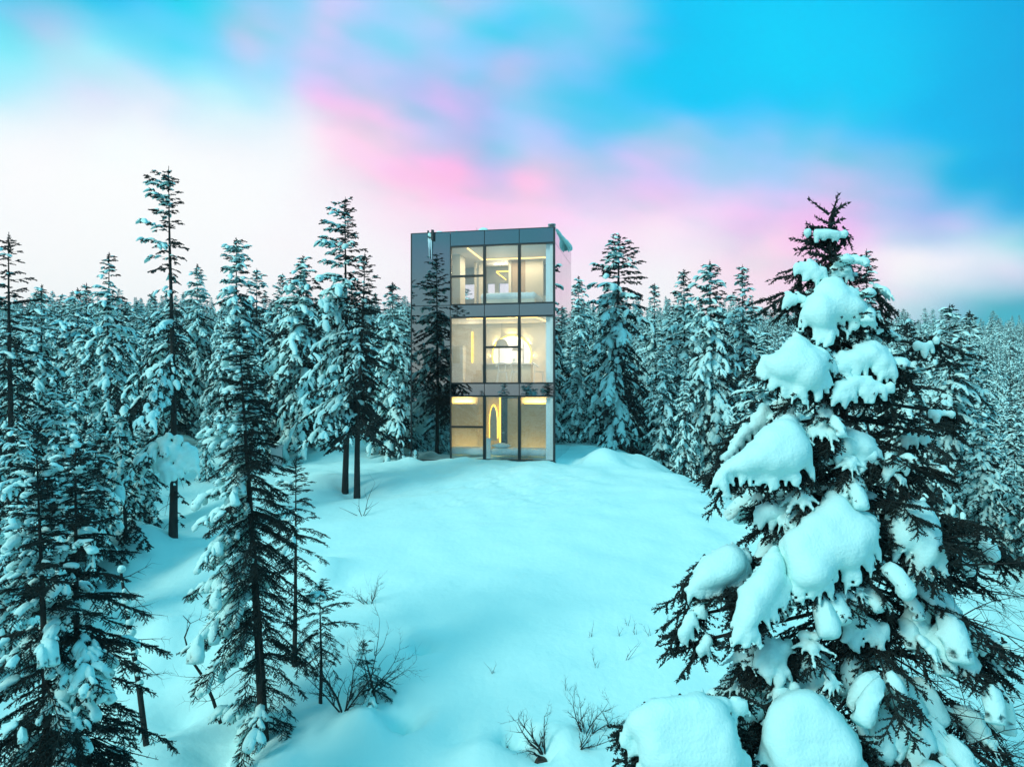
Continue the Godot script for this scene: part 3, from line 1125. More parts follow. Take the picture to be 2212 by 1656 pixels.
func make_rooms() -> void:
	var warm := Color(1.0, 0.94, 0.80)
	var yellow := Color(1.0, 0.87, 0.55)
	var down := Vector3.DOWN
	var e := 1.7
	# top floor
	strip("light strip across the bedroom ceiling on the top floor", Vector3(2.21, 8.44, 3.0), Vector3(4.99, 8.44, 3.0), 0.045, down, M.strip, warm, e * 2.2)
	strip("light strip running into the top floor bedroom from the window", Vector3(2.24, 8.44, 0.4), Vector3(2.21, 8.44, 2.95), 0.045, down, M.strip, warm, e * 2.0)
	strip("short level glow strip standing in for a mirrored light in the top floor bathroom", Vector3(2.44, 8.19, 4.7), Vector3(3.2, 8.19, 4.7), 0.035, Vector3(0, -0.3, 1), M.strip_yellow, warm, e * 0.7)  # upper arm of the V: glowing bar in place of a mirror reflection
	strip("slanting glow strip standing in for a mirrored light in the top floor bathroom", Vector3(2.45, 8.16, 4.72), Vector3(2.9, 7.81, 4.72), 0.035, Vector3(0, 0, 1), M.strip_yellow, warm, e * 0.5)  # lower arm of the V, a mirror reflection built as a glowing bar
	for q in [[2.58, 8.455, 4.0, "round downlight in the bathroom ceiling nearer the top floor window"], [2.78, 8.455, 4.45, "round downlight deepest in the top floor bathroom ceiling"]]:
		var o := inside("downlight", q[3], "downlight", q[0], q[1], q[2], "downlights on the top floor")
		var c := CylinderMesh.new()
		c.top_radius = 0.05
		c.bottom_radius = 0.045
		c.height = 0.03
		put("lens", c, M.spot, o)
		area_light("downlight_lamp", o, Vector3(0, -0.03, 0), down, Vector2(0.08, 0.08), warm, 0.35)
	var bed := inside("bed", "wide white bed behind the top floor window", "bed", 3.78, 6.135, 1.8)
	var mattress := []
	for i in 9:
		for j in 7:
			mattress.append(Vector4(-1.0 + 0.25 * i, 0.42, -0.75 + 0.25 * j, 0.17))
	put("mattress", mesh_of(blob(mattress, 0.06)), M.linen, bed)
	put("bed_base", box_mesh(-1.1, 1.1, 0, 0.3, -0.9, 0.9), M.cream, bed, Transform3D(Basis.IDENTITY, Vector3(0, 0.15, 0)))
	for k in 2:
		pillow(bed, Vector3(-0.5 + k * 1.0, 0.64, -0.62), 0.8)
	# middle floor
	strip("long light strip across the kitchen ceiling on the middle floor", Vector3(2.0, 5.70, 1.2), Vector3(4.9, 5.70, 1.2), 0.045, down, M.strip, warm, e * 2.6)
	strip("light strip running back along the kitchen ceiling by the curtain", Vector3(4.9, 5.70, 1.25), Vector3(5.05, 5.70, 3.0), 0.045, down, M.strip, warm, e * 1.4)
	strip("upright light strip on the kitchen wall left of the round opening", Vector3(1.56, 4.0, 3.74), Vector3(1.56, 5.37, 3.74), 0.05, Vector3(0, 0, 1), M.strip_yellow, warm, e * 1.2)
	strip("added light strip out of sight above the white backing behind the round opening", Vector3(2.0, 5.68, 4.3), Vector3(4.7, 5.68, 4.3), 0.06, down, M.strip, Color(1, 0.97, 0.9), e * 3.0)  # added, brightens the backing like daylight through a window
	strip("added light strip out of sight along the foot of the white backing", Vector3(2.0, 3.2, 4.3), Vector3(4.7, 3.2, 4.3), 0.06, Vector3(0, 1, -0.8), M.strip, Color(1, 0.97, 0.9), e * 1.9)  # added from below, evens out the window glow on the backing
	var ring := inside("ring_light", "glowing yellow ring around the round opening on the middle floor", "ring light", 3.36, 4.30, 3.76)
	var s := soup()
	var pts := []
	var rad := []
	for i in 49:
		var a := TAU * i / 48.0
		pts.append(Vector3(cos(a), sin(a), 0) * 0.885)
		rad.append(0.022)
	tube(s, pts, rad, 6)
	put("tube", mesh_of(s), M.strip_yellow, ring)
	for k in 8:
		var a := TAU * k / 8.0
		area_light("ring_lamp", ring, Vector3(cos(a), sin(a), 0) * 0.93 + Vector3(0, 0, 0.05), Vector3(cos(a), sin(a), 0.3), Vector2(0.5, 0.04), yellow, 0.3)
	var table := inside("kitchen_island", "white kitchen island in front of the glowing round opening", "table", 3.43, 3.075, 2.5)
	put("counter_top", box_mesh(-1.13, 1.13, 0.78, 0.83, -0.4, 0.4), M.white, table, Transform3D(Basis.IDENTITY, Vector3(0, 0.805, 0)))
	put("body", box_mesh(-1.05, 1.05, 0.0, 0.777, -0.3, 0.3), M.cream, table, Transform3D(Basis.IDENTITY, Vector3(0, 0.389, 0)))
	chair("white chair with a rounded back, middle of the three by the island", 3.42, 1.55, 0.1)
	chair("white chair with a rounded back under the pendant lamp", 4.0, 1.62, -0.15)
	chair("white chair seen from its side next to the curtain", 4.92, 1.6, -1.35)
	var jar := inside("jar", "pale jar standing on the white kitchen island", "jar", 3.74, 3.907, 2.4)
	lathe(jar, "body", M.linen, [[0.0, 0.0], [0.06, 0.0], [0.07, 0.06], [0.07, 0.17], [0.05, 0.21], [0.0, 0.215]])
	var pen := inside("pendant_lamp", "flat grey pendant lamp hanging before the round opening", "lamp", 3.86, 4.45, 2.5)
	lathe(pen, "lamp_shade", M.grey, [[0.0, 0.16], [0.06, 0.15], [0.2, 0.09], [0.25, 0.02], [0.22, 0.0], [0.0, 0.03]])
	put("cord", box_mesh(-0.006, 0.006, 0, 1.08, -0.006, 0.006), M.grey, pen, Transform3D(Basis.IDENTITY, Vector3(0, 0.7, 0)))
	var pen2 := inside("pendant_lamp", "domed grey pendant lamp left of the flat one", "lamp", 3.1, 4.62, 2.9)
	lathe(pen2, "lamp_shade", M.grey, [[0.0, 0.36], [0.1, 0.34], [0.2, 0.26], [0.26, 0.12], [0.27, 0.0], [0.24, 0.0], [0.0, 0.3]])
	put("cord", box_mesh(-0.006, 0.006, 0, 0.7, -0.006, 0.006), M.grey, pen2, Transform3D(Basis.IDENTITY, Vector3(0, 0.7, 0)))
	var cab := inside("cabinet", "tall white cabinet with a cream door at the left of the kitchen", "cabinet", 1.22, 3.075, 2.4)
	put("body", box_mesh(-0.34, 0.34, 0, 1.6, -0.25, 0.25), M.white, cab, Transform3D(Basis.IDENTITY, Vector3(0, 0.8, 0)))
	put("door", box_mesh(-0.15, 0.15, 0, 0.7, 0, 0.02), M.cream, cab, Transform3D(Basis.IDENTITY, Vector3(0.06, 1.2, 0.262)))
	var stair := inside("staircase", "pale steps against the kitchen wall under the upright light", "staircase", 1.95, 3.075, 3.45)
	for k in 3:
		put("step", box_mesh(-0.3, 0.3, 0, 0.19, 0, 0.3), M.cream, stair, Transform3D(Basis.IDENTITY, Vector3(0.1 * k, 0.095 + 0.192 * k, 0.15 - 0.06 * k)))
	# ground floor
	strip("cove light glowing on the left wall of the ground floor bedroom", Vector3(1.02, 2.215, 2.5), Vector3(1.9, 2.215, 2.5), 0.04, Vector3(0, 1, -0.5), M.strip_yellow, yellow, e * 0.9)
	strip("cove light glowing on the right wall of the ground floor bedroom", Vector3(4.15, 2.215, 2.5), Vector3(5.2, 2.215, 2.5), 0.04, Vector3(0, 1, -0.5), M.strip_yellow, yellow, e * 0.9)
	strip("upright yellow light strip beside the dark ground floor door", Vector3(3.08, 0.54, 2.63), Vector3(3.08, 2.45, 2.63), 0.05, Vector3(-0.4, 0, 1), M.strip_yellow, yellow, e * 0.7)
	strip("unseen low light strip behind the ground floor beds, lighting the wall", Vector3(3.9, 0.20, 1.9), Vector3(5.3, 0.20, 1.9), 0.04, Vector3(0, 0.6, -1), M.strip_yellow, yellow, e * 0.4)  # out of view behind the bed, placed to warm the wall from below
	strip("unseen low light strip behind the short bed, lighting the ground floor wall", Vector3(0.9, 0.20, 1.9), Vector3(2.3, 0.20, 1.9), 0.04, Vector3(0, 0.6, -1), M.strip_yellow, yellow, e * 0.55)  # unseen, lights the left wall from the floor up
	var arch := inside("arch_mirror", "narrow arched mirror with a yellow glowing edge on the ground floor", "mirror", 2.83, 0.62, 2.5)
	var pl := soup()
	var gl := soup()
	var out := []
	var out2 := []
	for i in 25:
		var a := PI * i / 24.0
		out.append(Vector3(cos(a) * 0.15, 0.75 + sin(a) * 0.72, 0))
		out2.append(Vector3(cos(a) * 0.2, 0.75 + sin(a) * 0.80, 0))
	out.append(Vector3(-0.15, 0, 0))
	out.append(Vector3(0.15, 0, 0))
	out2.append(Vector3(-0.2, 0.12, 0))
	out2.append(Vector3(0.2, 0.12, 0))
	fan(pl, out, 0.05, 0.03)
	fan(gl, out2, 0.012, 0.01)
	put("mirror_plate", mesh_of(pl), M.grey, arch)
	put("glowing_edge", mesh_of(gl), M.strip_yellow, arch)
	area_light("edge_lamp", arch, Vector3(-0.24, 0.7, 0.04), Vector3(-0.6, 0, 0.6), Vector2(0.04, 1.0), yellow, 0.2)
	var b2 := inside("bed", "long low bed with a pillow on the ground floor", "bed", 4.3, 0.045, 1.0)
	soft(b2, "mattress", Vector3(1.12, 0.16, 0.42), 0.26)
	pillow(b2, Vector3(-0.78, 0.50, 0.1), 0.76)
	var b3 := inside("bed", "short low bed behind the ground floor window with the crossbar", "bed", 2.1, 0.045, 1.1)
	soft(b3, "mattress", Vector3(0.7, 0.16, 0.42), 0.26)


func fan(s: Array, rim: Array, front: float, thick: float) -> void:
	var c := Vector3.ZERO
	for p in rim:
		c += p
	c /= rim.size()
	var f := Vector3(0, 0, front)
	for i in rim.size():
		var j := (i + 1) % rim.size()
		face(s, c + f, rim[i] + f, rim[j] + f, Vector3.BACK, Vector3.BACK, Vector3.BACK)
		var n: Vector3 = ((rim[i] + rim[j]) / 2 - c).normalized()
		var b := f - Vector3(0, 0, thick)
		face(s, rim[i] + f, rim[j] + f, rim[i] + b, n, n, n)
		face(s, rim[j] + f, rim[j] + b, rim[i] + b, n, n, n)


func lathe(parent: Node3D, called: String, m: Material, prof: Array) -> void:
	var s := soup()
	for i in prof.size() - 1:
		var a: Array = prof[i]
		var b: Array = prof[i + 1]
		var nn := Vector2(b[1] - a[1], -(b[0] - a[0])).normalized()
		for k in 24:
			var u := Vector3(cos(TAU * k / 24), 0, sin(TAU * k / 24))
			var v := Vector3(cos(TAU * (k + 1) / 24), 0, sin(TAU * (k + 1) / 24))
			var nu := u * nn.x + Vector3(0, nn.y, 0)
			var nv := v * nn.x + Vector3(0, nn.y, 0)
			face(s, u * a[0] + Vector3(0, a[1], 0), v * a[0] + Vector3(0, a[1], 0), u * b[0] + Vector3(0, b[1], 0), nu, nv, nu)
			face(s, v * a[0] + Vector3(0, a[1], 0), v * b[0] + Vector3(0, b[1], 0), u * b[0] + Vector3(0, b[1], 0), nv, nv, nu)
	put(called, mesh_of(s), m, parent)


func soft(parent: Node3D, called: String, half: Vector3, height: float) -> void:
	var balls := []
	var nx := int(half.x / 0.12)
	for i in nx * 2 + 1:
		for j in 7:
			balls.append(Vector4((i - nx) * half.x / nx * 0.93, height, (j - 3) / 3.0 * half.z * 0.85, 0.13))
	put(called, mesh_of(blob(balls, 0.055)), M.linen, parent)


func pillow(parent: Node3D, where: Vector3, wide: float) -> void:
	var balls := []
	for i in 9:
		for j in 5:
			var u := (i - 4) / 4.0
			var v := (j - 2) / 2.0
			balls.append(Vector4(u * wide * 0.45, 0, v * 0.16, 0.035 + 0.065 * (1.0 - u * u) * (1.0 - 0.6 * v * v)))
	put("pillow", mesh_of(blob(balls, 0.03)), M.linen, parent, Transform3D(Basis.IDENTITY, where))


func chair(label: String, x: float, w: float, turn: float) -> void:
	var o := inside("chair", label, "chair", x, 3.075, w, "white chairs on the middle floor")
	o.transform = o.transform * Transform3D(Basis(Vector3.UP, turn), Vector3.ZERO)
	var seat := CylinderMesh.new()
	seat.top_radius = 0.22
	seat.bottom_radius = 0.21
	seat.height = 0.03
	put("seat", seat, M.white, o, Transform3D(Basis.IDENTITY, Vector3(0, 0.44, 0)))
	var s := soup()
	var pts := []
	var rad := []
	for i in 13:
		var a := PI * i / 12.0
		pts.append(Vector3(cos(a) * 0.27, 0.64 + 0.18 * sin(a), sin(a) * 0.24))
		rad.append(0.024)
	tube(s, pts, rad, 6)
	for a in [0.9, PI - 0.9]:
		tube(s, [Vector3(cos(a) * 0.18, 0.44, sin(a) * 0.2), Vector3(cos(a) * 0.26, 0.76, sin(a) * 0.25)], [0.018, 0.018], 5)
	put("backrest", mesh_of(s), M.white, o)
	for q in [[-1, -1], [1, -1], [1, 1], [-1, 1]]:
		var l := soup()
		tube(l, [Vector3(q[0] * 0.16, 0.44, q[1] * 0.15), Vector3(q[0] * 0.22, 0, q[1] * 0.2)], [0.018, 0.013], 5)
		put("leg", mesh_of(l), M.white, o)


# ---- the loaded spruce in front ---------------------------------------------------------------------------------
var front_shoots: Array
var front_wood: Array


func in_poly(p: Vector2, poly: PackedVector2Array) -> bool:
	return Geometry2D.is_point_in_polygon(p, poly)


func edge_distance(p: Vector2, poly: PackedVector2Array) -> float:
	var best := 1e9
	for i in poly.size():
		var q := Geometry2D.get_closest_point_to_segment(p, poly[i], poly[(i + 1) % poly.size()])
		best = minf(best, q.distance_to(p))
	return best


# One load of snow on a bough: its outline as it is seen, its distance, how far its top leans back; with the bough and the shoots that stick out below.
func snow_pillow(tree: Node3D, foot: Vector3, depth: float, lean: float, fat: float, ox: float, oy: float, k: float, flat_list: Array, bough_y := -1.0) -> void:
	var poly := PackedVector2Array()
	for i in flat_list.size() / 2:
		poly.append(Vector2(ox + flat_list[i * 2] * k, oy + flat_list[i * 2 + 1] * k))
	var lo := poly[0]
	var hi := poly[0]
	for p in poly:
		lo = lo.min(p)
		hi = hi.max(p)
	var m := depth / FOCAL
	var balls := []
	var step := 9.0
	var place := func(p: Vector2, bulge: float) -> Vector3:
		return at(p.x, p.y, depth + (hi.y - p.y) * m * lean - bulge) - foot
	var y := lo.y
	while y <= hi.y:
		var x := lo.x
		while x <= hi.x:
			var p := Vector2(x + rng.randf_range(-3, 3), y + rng.randf_range(-3, 3))
			if in_poly(p, poly):
				var e := edge_distance(p, poly) * m
				if e > 0.012:
					var r := clampf(e * 0.62, 0.02, 0.06 * fat) * rng.randf_range(0.8, 1.15)
					var c: Vector3 = place.call(p, 0.75 * minf(e, 0.16) * fat)
					balls.append(Vector4(c.x, c.y, c.z, r))
			x += step
		y += step
	# fingers over the lower edge
	var n := poly.size()
	var turn := 0.0
	for i in n:
		turn += poly[i].cross(poly[(i + 1) % n])
	for i in n:
		var a := poly[i]
		var b := poly[(i + 1) % n]
		var out := (b - a).orthogonal().normalized() * (1.0 if turn > 0.0 else -1.0)
		var len := a.distance_to(b)
		var under := out.y
		if under < -0.35:
			continue
		var t := rng.randf() * 6.0
		while t < len:
			var q := a.lerp(b, t / len)
			if under > 0.1 and rng.randf() < 0.5:
				var drop := rng.randf_range(0.03, 0.13) * fat
				for j in 4:
					var u := j / 3.0
					var c: Vector3 = place.call(q - out * 8.0, 0.03) + Vector3(out.x * drop * u * 0.6, -drop * u, 0.02)
					balls.append(Vector4(c.x, c.y, c.z, lerpf(0.034, 0.02, u)))
			# shoots
			for j in 3:
				var c: Vector3 = place.call(q - out * rng.randf_range(2.0, 26.0), -0.02 - 0.03 * j)
				var d := Vector3(out.x * 0.9 + rng.randf_range(-0.5, 0.5), -out.y * 0.8 - 0.25 + rng.randf_range(-0.3, 0.3), rng.randf_range(-0.3, 0.6)).normalized()
				var sl := rng.randf_range(0.09, 0.19)
				stamp(front_shoots, pick(shoot_near), Transform3D(frame_of(d).rotated(d, rng.randf() * TAU) * Basis.from_scale(Vector3(sl, 0.19, 0.19)), c))
			t += rng.randf_range(4.0, 8.0)
	# sprays behind and below the load
	var area := (hi.x - lo.x) * (hi.y - lo.y) * m * m
	for i in int(area * 46.0) + 5:
		var p := Vector2(rng.randf_range(lo.x, hi.x), rng.randf_range(lo.y, hi.y))
		if not in_poly(p, poly):
			continue
		var c: Vector3 = place.call(p, -rng.randf_range(0.07, 0.2))
		var d := Vector3(signf(p.x - 1850.0) * rng.randf_range(0.0, 0.9) + rng.randf_range(-0.4, 0.4), rng.randf_range(-0.9, -0.2), rng.randf_range(-0.2, 0.5)).normalized()
		stamp(front_shoots, pick(sprigs_near), Transform3D(frame_of(d) * Basis.from_scale(Vector3.ONE * rng.randf_range(0.28, 0.46)), c))
	# the odd tip that pokes through the top
	for i in (1 if rng.randf() < 0.12 else 0):
		var p := Vector2(rng.randf_range(lo.x, hi.x), rng.randf_range(lo.y, hi.y))
		if in_poly(p, poly) and edge_distance(p, poly) * m > 0.04:
			var e := edge_distance(p, poly) * m
			var c: Vector3 = place.call(p, 0.75 * minf(e, 0.16) * fat + 0.03)
			var d := Vector3(rng.randf_range(-0.5, 0.5), rng.randf_range(-0.2, 0.6), 1.0).normalized()
			stamp(front_shoots, pick(shoot_near), Transform3D(frame_of(d) * Basis.from_scale(Vector3(0.14, 0.2, 0.2)), c))
	# the bough
	var mid: Vector3 = place.call((lo + hi) / 2.0, -0.08)
	var tip: Vector3 = place.call(Vector2(lo.x if (lo.x + hi.x) / 2.0 < 1850.0 else hi.x, lerpf(lo.y, hi.y, 0.85)), -0.06)
	var from_y := mid.y + 0.15
	var h := 8.7
	var trunk_at := Vector3(-0.6 * clampf(from_y / h, 0, 1), from_y, 0)
	tube(front_wood, [trunk_at, mid, tip], [0.02, 0.016, 0.005], 5)
	put("snow_load", mesh_of(blob(balls, 0.024 if area < 0.5 else 0.029, 0.36)), M.snow, tree)


func make_front_spruce() -> void:
	var foot := Vector3(3.73, 0, -7.05)
	foot.y = ground(foot.x, foot.z)
	var apex := at(1800, 520, 7.05)
	var h := apex.y - foot.y
	for i in 6:
		lumps_near.append(make_splay())
	var g := grow({"seed": 404, "h": h, "near": true, "sprig": 0.40, "snow": 0.42, "bias": 0.3, "gap": 0.085, "r": 0.155, "droop": 0.42, "lean": Vector3(apex.x - foot.x, 0, 0), "dead": 0.5,
		"prof": [Vector2(0, 0.02), Vector2(0.03, 0.12), Vector2(0.1, 0.34), Vector2(0.2, 0.62), Vector2(0.3, 0.9), Vector2(0.4, 1.2), Vector2(0.55, 1.55), Vector2(0.75, 1.7), Vector2(0.85, 0.2), Vector2(1, 0.05)]})
	var t := stand("loaded_spruce", "large near spruce bowed under thick pillows of snow, bare at its tip", foot, g)
	front_shoots = soup()
	front_wood = soup()
	rng.seed = 31
	# the bare tip: a leader and its side shoots
	var segs := [[1798, 560, 1797, 470], [1797, 470, 1814, 417], [1794, 462, 1749, 428], [1797, 458, 1835, 437], [1794, 475, 1812, 456], [1791, 482, 1762, 467], [1792, 487, 1823, 471], [1790, 505, 1744, 481],
		[1791, 520, 1837, 513], [1790, 512, 1810, 490], [1789, 530, 1711, 515], [1760, 535, 1720, 538], [1790, 540, 1742, 520], [1792, 545, 1765, 528], [1795, 548, 1836, 555], [1800, 560, 1846, 550],
		[1806, 572, 1847, 548], [1800, 545, 1826, 520], [1790, 555, 1750, 545], [1799, 575, 1822, 560], [1789, 500, 1775, 510], [1793, 530, 1815, 535]]
	for q in segs:
		var a := at(q[0], q[1], 6.98 + rng.randf_range(-0.08, 0.08)) - foot
		var b := at(q[2], q[3], 6.98 + rng.randf_range(-0.2, 0.2)) - foot
		var d := b - a
		var len := d.length()
		var pieces := maxi(1, int(len / 0.16))
		for i in pieces:
			var fat := len / pieces
			stamp(front_shoots, pick(shoot_near), Transform3D(frame_of(d).rotated(d.normalized(), rng.randf() * TAU) * Basis.from_scale(Vector3(fat * 1.04, 0.25, 0.25)), a + d * (float(i) / pieces)))
	tube(front_wood, [at(1803, 620, 7.0) - foot, at(1792, 520, 7.0) - foot, at(1797, 465, 7.0) - foot], [0.022, 0.016, 0.008], 5)
	var A := func(depth: float, lean: float, fat: float, l: Array) -> void: snow_pillow(t, foot, depth, lean, fat, 1460.0, 389.3, 0.2993, l)
	var B := func(depth: float, lean: float, fat: float, l: Array) -> void: snow_pillow(t, foot, depth, lean, fat, 1415.7, 840.6, 0.2672, l)
	var C := func(depth: float, lean: float, fat: float, l: Array) -> void: snow_pillow(t, foot, depth, lean, fat, 1283.0, 1238.7, 0.28, l)
	var D := func(depth: float, lean: float, fat: float, l: Array) -> void: snow_pillow(t, foot, depth, lean, fat, 0.0, 0.0, 1.0, l)
	A.call(6.95, 0.4, 0.7, [945, 395, 955, 375, 1100, 350, 1170, 365, 1240, 405, 1150, 412, 1000, 402])
	A.call(6.85, 0.4, 1.0, [860, 640, 880, 590, 960, 545, 1010, 550, 1060, 600, 1100, 640, 1040, 710, 960, 690])
	A.call(6.9, 0.4, 0.8, [1120, 660, 1180, 630, 1240, 620, 1295, 660, 1250, 685, 1190, 690])
	A.call(6.62, 0.45, 1.3, [1040, 710, 1110, 660, 1190, 690, 1250, 740, 1330, 770, 1380, 860, 1430, 940, 1410, 1010, 1300, 1060, 1230, 1020, 1150, 1050, 1130, 1130, 1100, 1170, 1040, 1100, 930, 1030, 890, 980, 920, 860, 980, 790])
	A.call(6.8, 0.3, 0.9, [770, 850, 800, 790, 880, 780, 960, 820, 920, 880, 860, 890, 790, 880])
	A.call(6.45, 0.5, 1.35, [610, 1280, 700, 1230, 830, 1120, 870, 1020, 930, 1100, 1000, 1170, 1130, 1210, 1140, 1300, 1090, 1440, 1040, 1520, 940, 1530, 880, 1560, 850, 1470, 740, 1460, 640, 1400])
	A.call(6.6, 0.4, 0.9, [1170, 1250, 1290, 1180, 1400, 1130, 1500, 1160, 1570, 1240, 1620, 1350, 1560, 1400, 1480, 1420, 1400, 1360, 1300, 1380, 1200, 1330])
	A.call(6.5, 0.4, 0.8, [1140, 1440, 1250, 1400, 1380, 1390, 1500, 1450, 1560, 1500, 1450, 1560, 1300, 1540, 1180, 1600, 1100, 1560])
	B.call(6.75, 0.5, 1.1, [850, 80, 940, 120, 960, 220, 800, 330, 700, 400, 640, 520, 540, 590, 560, 480, 620, 370, 720, 250, 800, 170])
	B.call(6.3, 0.55, 1.4, [1095, 150, 1160, 210, 1240, 350, 1290, 480, 1280, 600, 1220, 640, 1130, 730, 1060, 700, 940, 720, 830, 690, 700, 730, 620, 700, 560, 790, 480, 780, 445, 700, 530, 590, 700, 470, 860, 300, 980, 220])
	B.call(6.55, 0.4, 1.0, [1510, 250, 1600, 300, 1720, 340, 1800, 400, 1820, 500, 1780, 580, 1690, 590, 1650, 660, 1600, 560, 1520, 560, 1440, 580, 1460, 440, 1490, 330])
	B.call(6.6, 0.3, 0.8, [1830, 520, 1900, 480, 1990, 540, 2060, 640, 1980, 640, 1880, 680, 1830, 600])
	B.call(6.6, 0.4, 1.0, [800, 940, 900, 880, 1040, 880, 1160, 880, 1150, 960, 1110, 1030, 1000, 1080, 900, 1080, 830, 1060, 790, 1000])
	B.call(6.2, 0.5, 1.5, [1390, 770, 1480, 800, 1580, 860, 1640, 960, 1760, 980, 1830, 1040, 1830, 1180, 1800, 1260, 1700, 1400, 1620, 1510, 1480, 1460, 1420, 1580, 1330, 1640, 1180, 1640, 1080, 1560, 1060, 1420, 1020, 1330, 990, 1220, 1040, 1150, 1180, 1010, 1300, 930])
	D.call(6.45, 0.4, 1.2, [1910, 1115, 1950, 1080, 2000, 1075, 2035, 1120, 2042, 1180, 2020, 1235, 1975, 1240, 1960, 1195, 1925, 1190])
	B.call(6.4, 0.5, 1.2, [620, 1220, 700, 1260, 760, 1330, 740, 1500, 680, 1560, 560, 1620, 440, 1640, 300, 1656, 210, 1640, 290, 1500, 330, 1400, 430, 1300, 520, 1260])
	D.call(6.0, 0.5, 1.1, [1669, 1161, 1683, 1172, 1697, 1205, 1705, 1250, 1680, 1300, 1645, 1345, 1620, 1378, 1590, 1370, 1583, 1310, 1592, 1268, 1637, 1220])
	C.call(6.3, 0.4, 0.9, [700, 300, 800, 180, 860, 230, 840, 300, 760, 420, 690, 470, 640, 460, 650, 400])
	C.call(6.25, 0.4, 0.7, [760, 600, 800, 500, 860, 430, 900, 470, 880, 560, 830, 600])
	C.call(6.3, 0.4, 0.8, [1290, 440, 1400, 470, 1520, 500, 1560, 600, 1500, 640, 1500, 760, 1420, 850, 1390, 740, 1330, 790, 1240, 800, 1260, 680, 1210, 640, 1250, 540])
	D.call(6.5, 0.3, 0.8, [1790, 1300, 1830, 1290, 1880, 1330, 1915, 1350, 1900, 1385, 1860, 1365, 1840, 1400, 1815, 1350])
	C.call(5.75, 0.35, 1.6, [330, 1500, 330, 1360, 300, 1270, 240, 1290, 180, 1270, 220, 1150, 270, 1050, 360, 990, 450, 940, 560, 930, 700, 910, 830, 870, 880, 920, 1000, 930, 1130, 920, 1190, 960, 1160, 1010, 1060, 1050, 1110, 1150, 1140, 1290, 1190, 1390, 1100, 1600, 700, 1640])
	C.call(5.9, 0.35, 1.6, [1280, 1150, 1340, 1000, 1420, 910, 1560, 870, 1680, 870, 1780, 930, 1880, 1030, 1990, 1160, 2040, 1230, 2070, 1330, 2100, 1480, 1800, 1640, 1450, 1640, 1270, 1290])
	C.call(6.15, 0.3, 0.7, [1080, 1060, 1190, 1000, 1290, 990, 1290, 1060, 1230, 1100, 1200, 1190, 1130, 1180, 1120, 1100])
	D.call(6.8, 0.4, 0.9, [2040, 1360, 2075, 1330, 2110, 1340, 2150, 1365, 2172, 1400, 2130, 1395, 2090, 1402])
	D.call(6.7, 0.4, 0.9, [2030, 1530, 2080, 1515, 2120, 1530, 2150, 1590, 2120, 1600, 2075, 1570])
	D.call(7.2, 0.4, 0.8, [1974, 748, 2016, 735, 2030, 736, 2010, 750, 1988, 759])
	D.call(7.2, 0.4, 0.8, [2005, 893, 2030, 875, 2060, 884, 2070, 896, 2045, 903, 2020, 905])
	D.call(7.0, 0.4, 0.9, [1948, 950, 1972, 922, 1995, 910, 2002, 928, 1998, 942, 1978, 954])
	D.call(7.0, 0.4, 0.8, [2115, 1150, 2150, 1165, 2172, 1200, 2140, 1207, 2125, 1180])
	D.call(6.9, 0.4, 0.8, [2050, 1190, 2080, 1180, 2105, 1215, 2095, 1240, 2065, 1225])
	D.call(6.7, 0.4, 0.7, [1960, 1300, 1990, 1275, 2010, 1300, 2000, 1335, 1975, 1330])
	# lesser loads on the boughs between
	var lesser := soup()
	for i in 95:
		var py := rng.randf_range(600, 1640)
		var half := lerpf(60, 330, pow((py - 560) / 1080.0, 0.8))
		var px := 1835 + (py - 1000) * 0.05 + rng.randf_range(-1.0, 1.0) * half
		var side := (px - 1835) / half
		if side > 0.1 and rng.randf() < 0.55:
			continue
		var o := at(px, py, 7.0 - 0.75 * sqrt(maxf(0.0, 1.0 - side * side)) * half / 300.0) - foot
		var d := Vector3(side * 1.1 + rng.randf_range(-0.4, 0.4), rng.randf_range(-0.9, -0.25), rng.randf_range(0.0, 0.8)).normalized()
		var sc := 0.13 + 0.27 * pow(rng.randf(), 1.4)
		stamp(lesser, pick(lumps_near), Transform3D(frame_of(d) * Basis.from_scale(Vector3(sc, sc * rng.randf_range(0.8, 1.2), sc * rng.randf_range(0.9, 1.3))), o))
		for k in 3:
			stamp(front_shoots, pick(sprigs_near), Transform3D(frame_of(d + Vector3(rng.randf_range(-0.5, 0.5), -0.3, rng.randf_range(-0.3, 0.3))) * Basis.from_scale(Vector3.ONE * sc * 1.25), o - Vector3(0, 0.03 + 0.02 * k, 0.0) - d * sc * 0.15))
	var ls := put("lesser_snow", mesh_of(lesser), M.snow, t)
	ls.set_meta("kind", "stuff")
	# the tangle of dead twigs at its lower right
	for i in 46:
		var u := rng.randf()
		var yy := lerpf(1180, 1700, u)
		var a := at(1870 + rng.randf_range(-10, 14), yy, 7.0) - foot
		var reach := rng.randf_range(0.7, 1.75)
		var w := rng.randf_range(-1.0, 1.0)
		var d := Vector3(cos(w), rng.randf_range(-0.35, 0.1), sin(w) * 0.8)
		twig(front_wood, a, d.normalized(), reach, rng.randf_range(0.008, 0.016), 3, 0.35)
	put("bough", mesh_of(front_wood), M.twig, t)
	put("needles", mesh_of(front_shoots), M.needle, t)


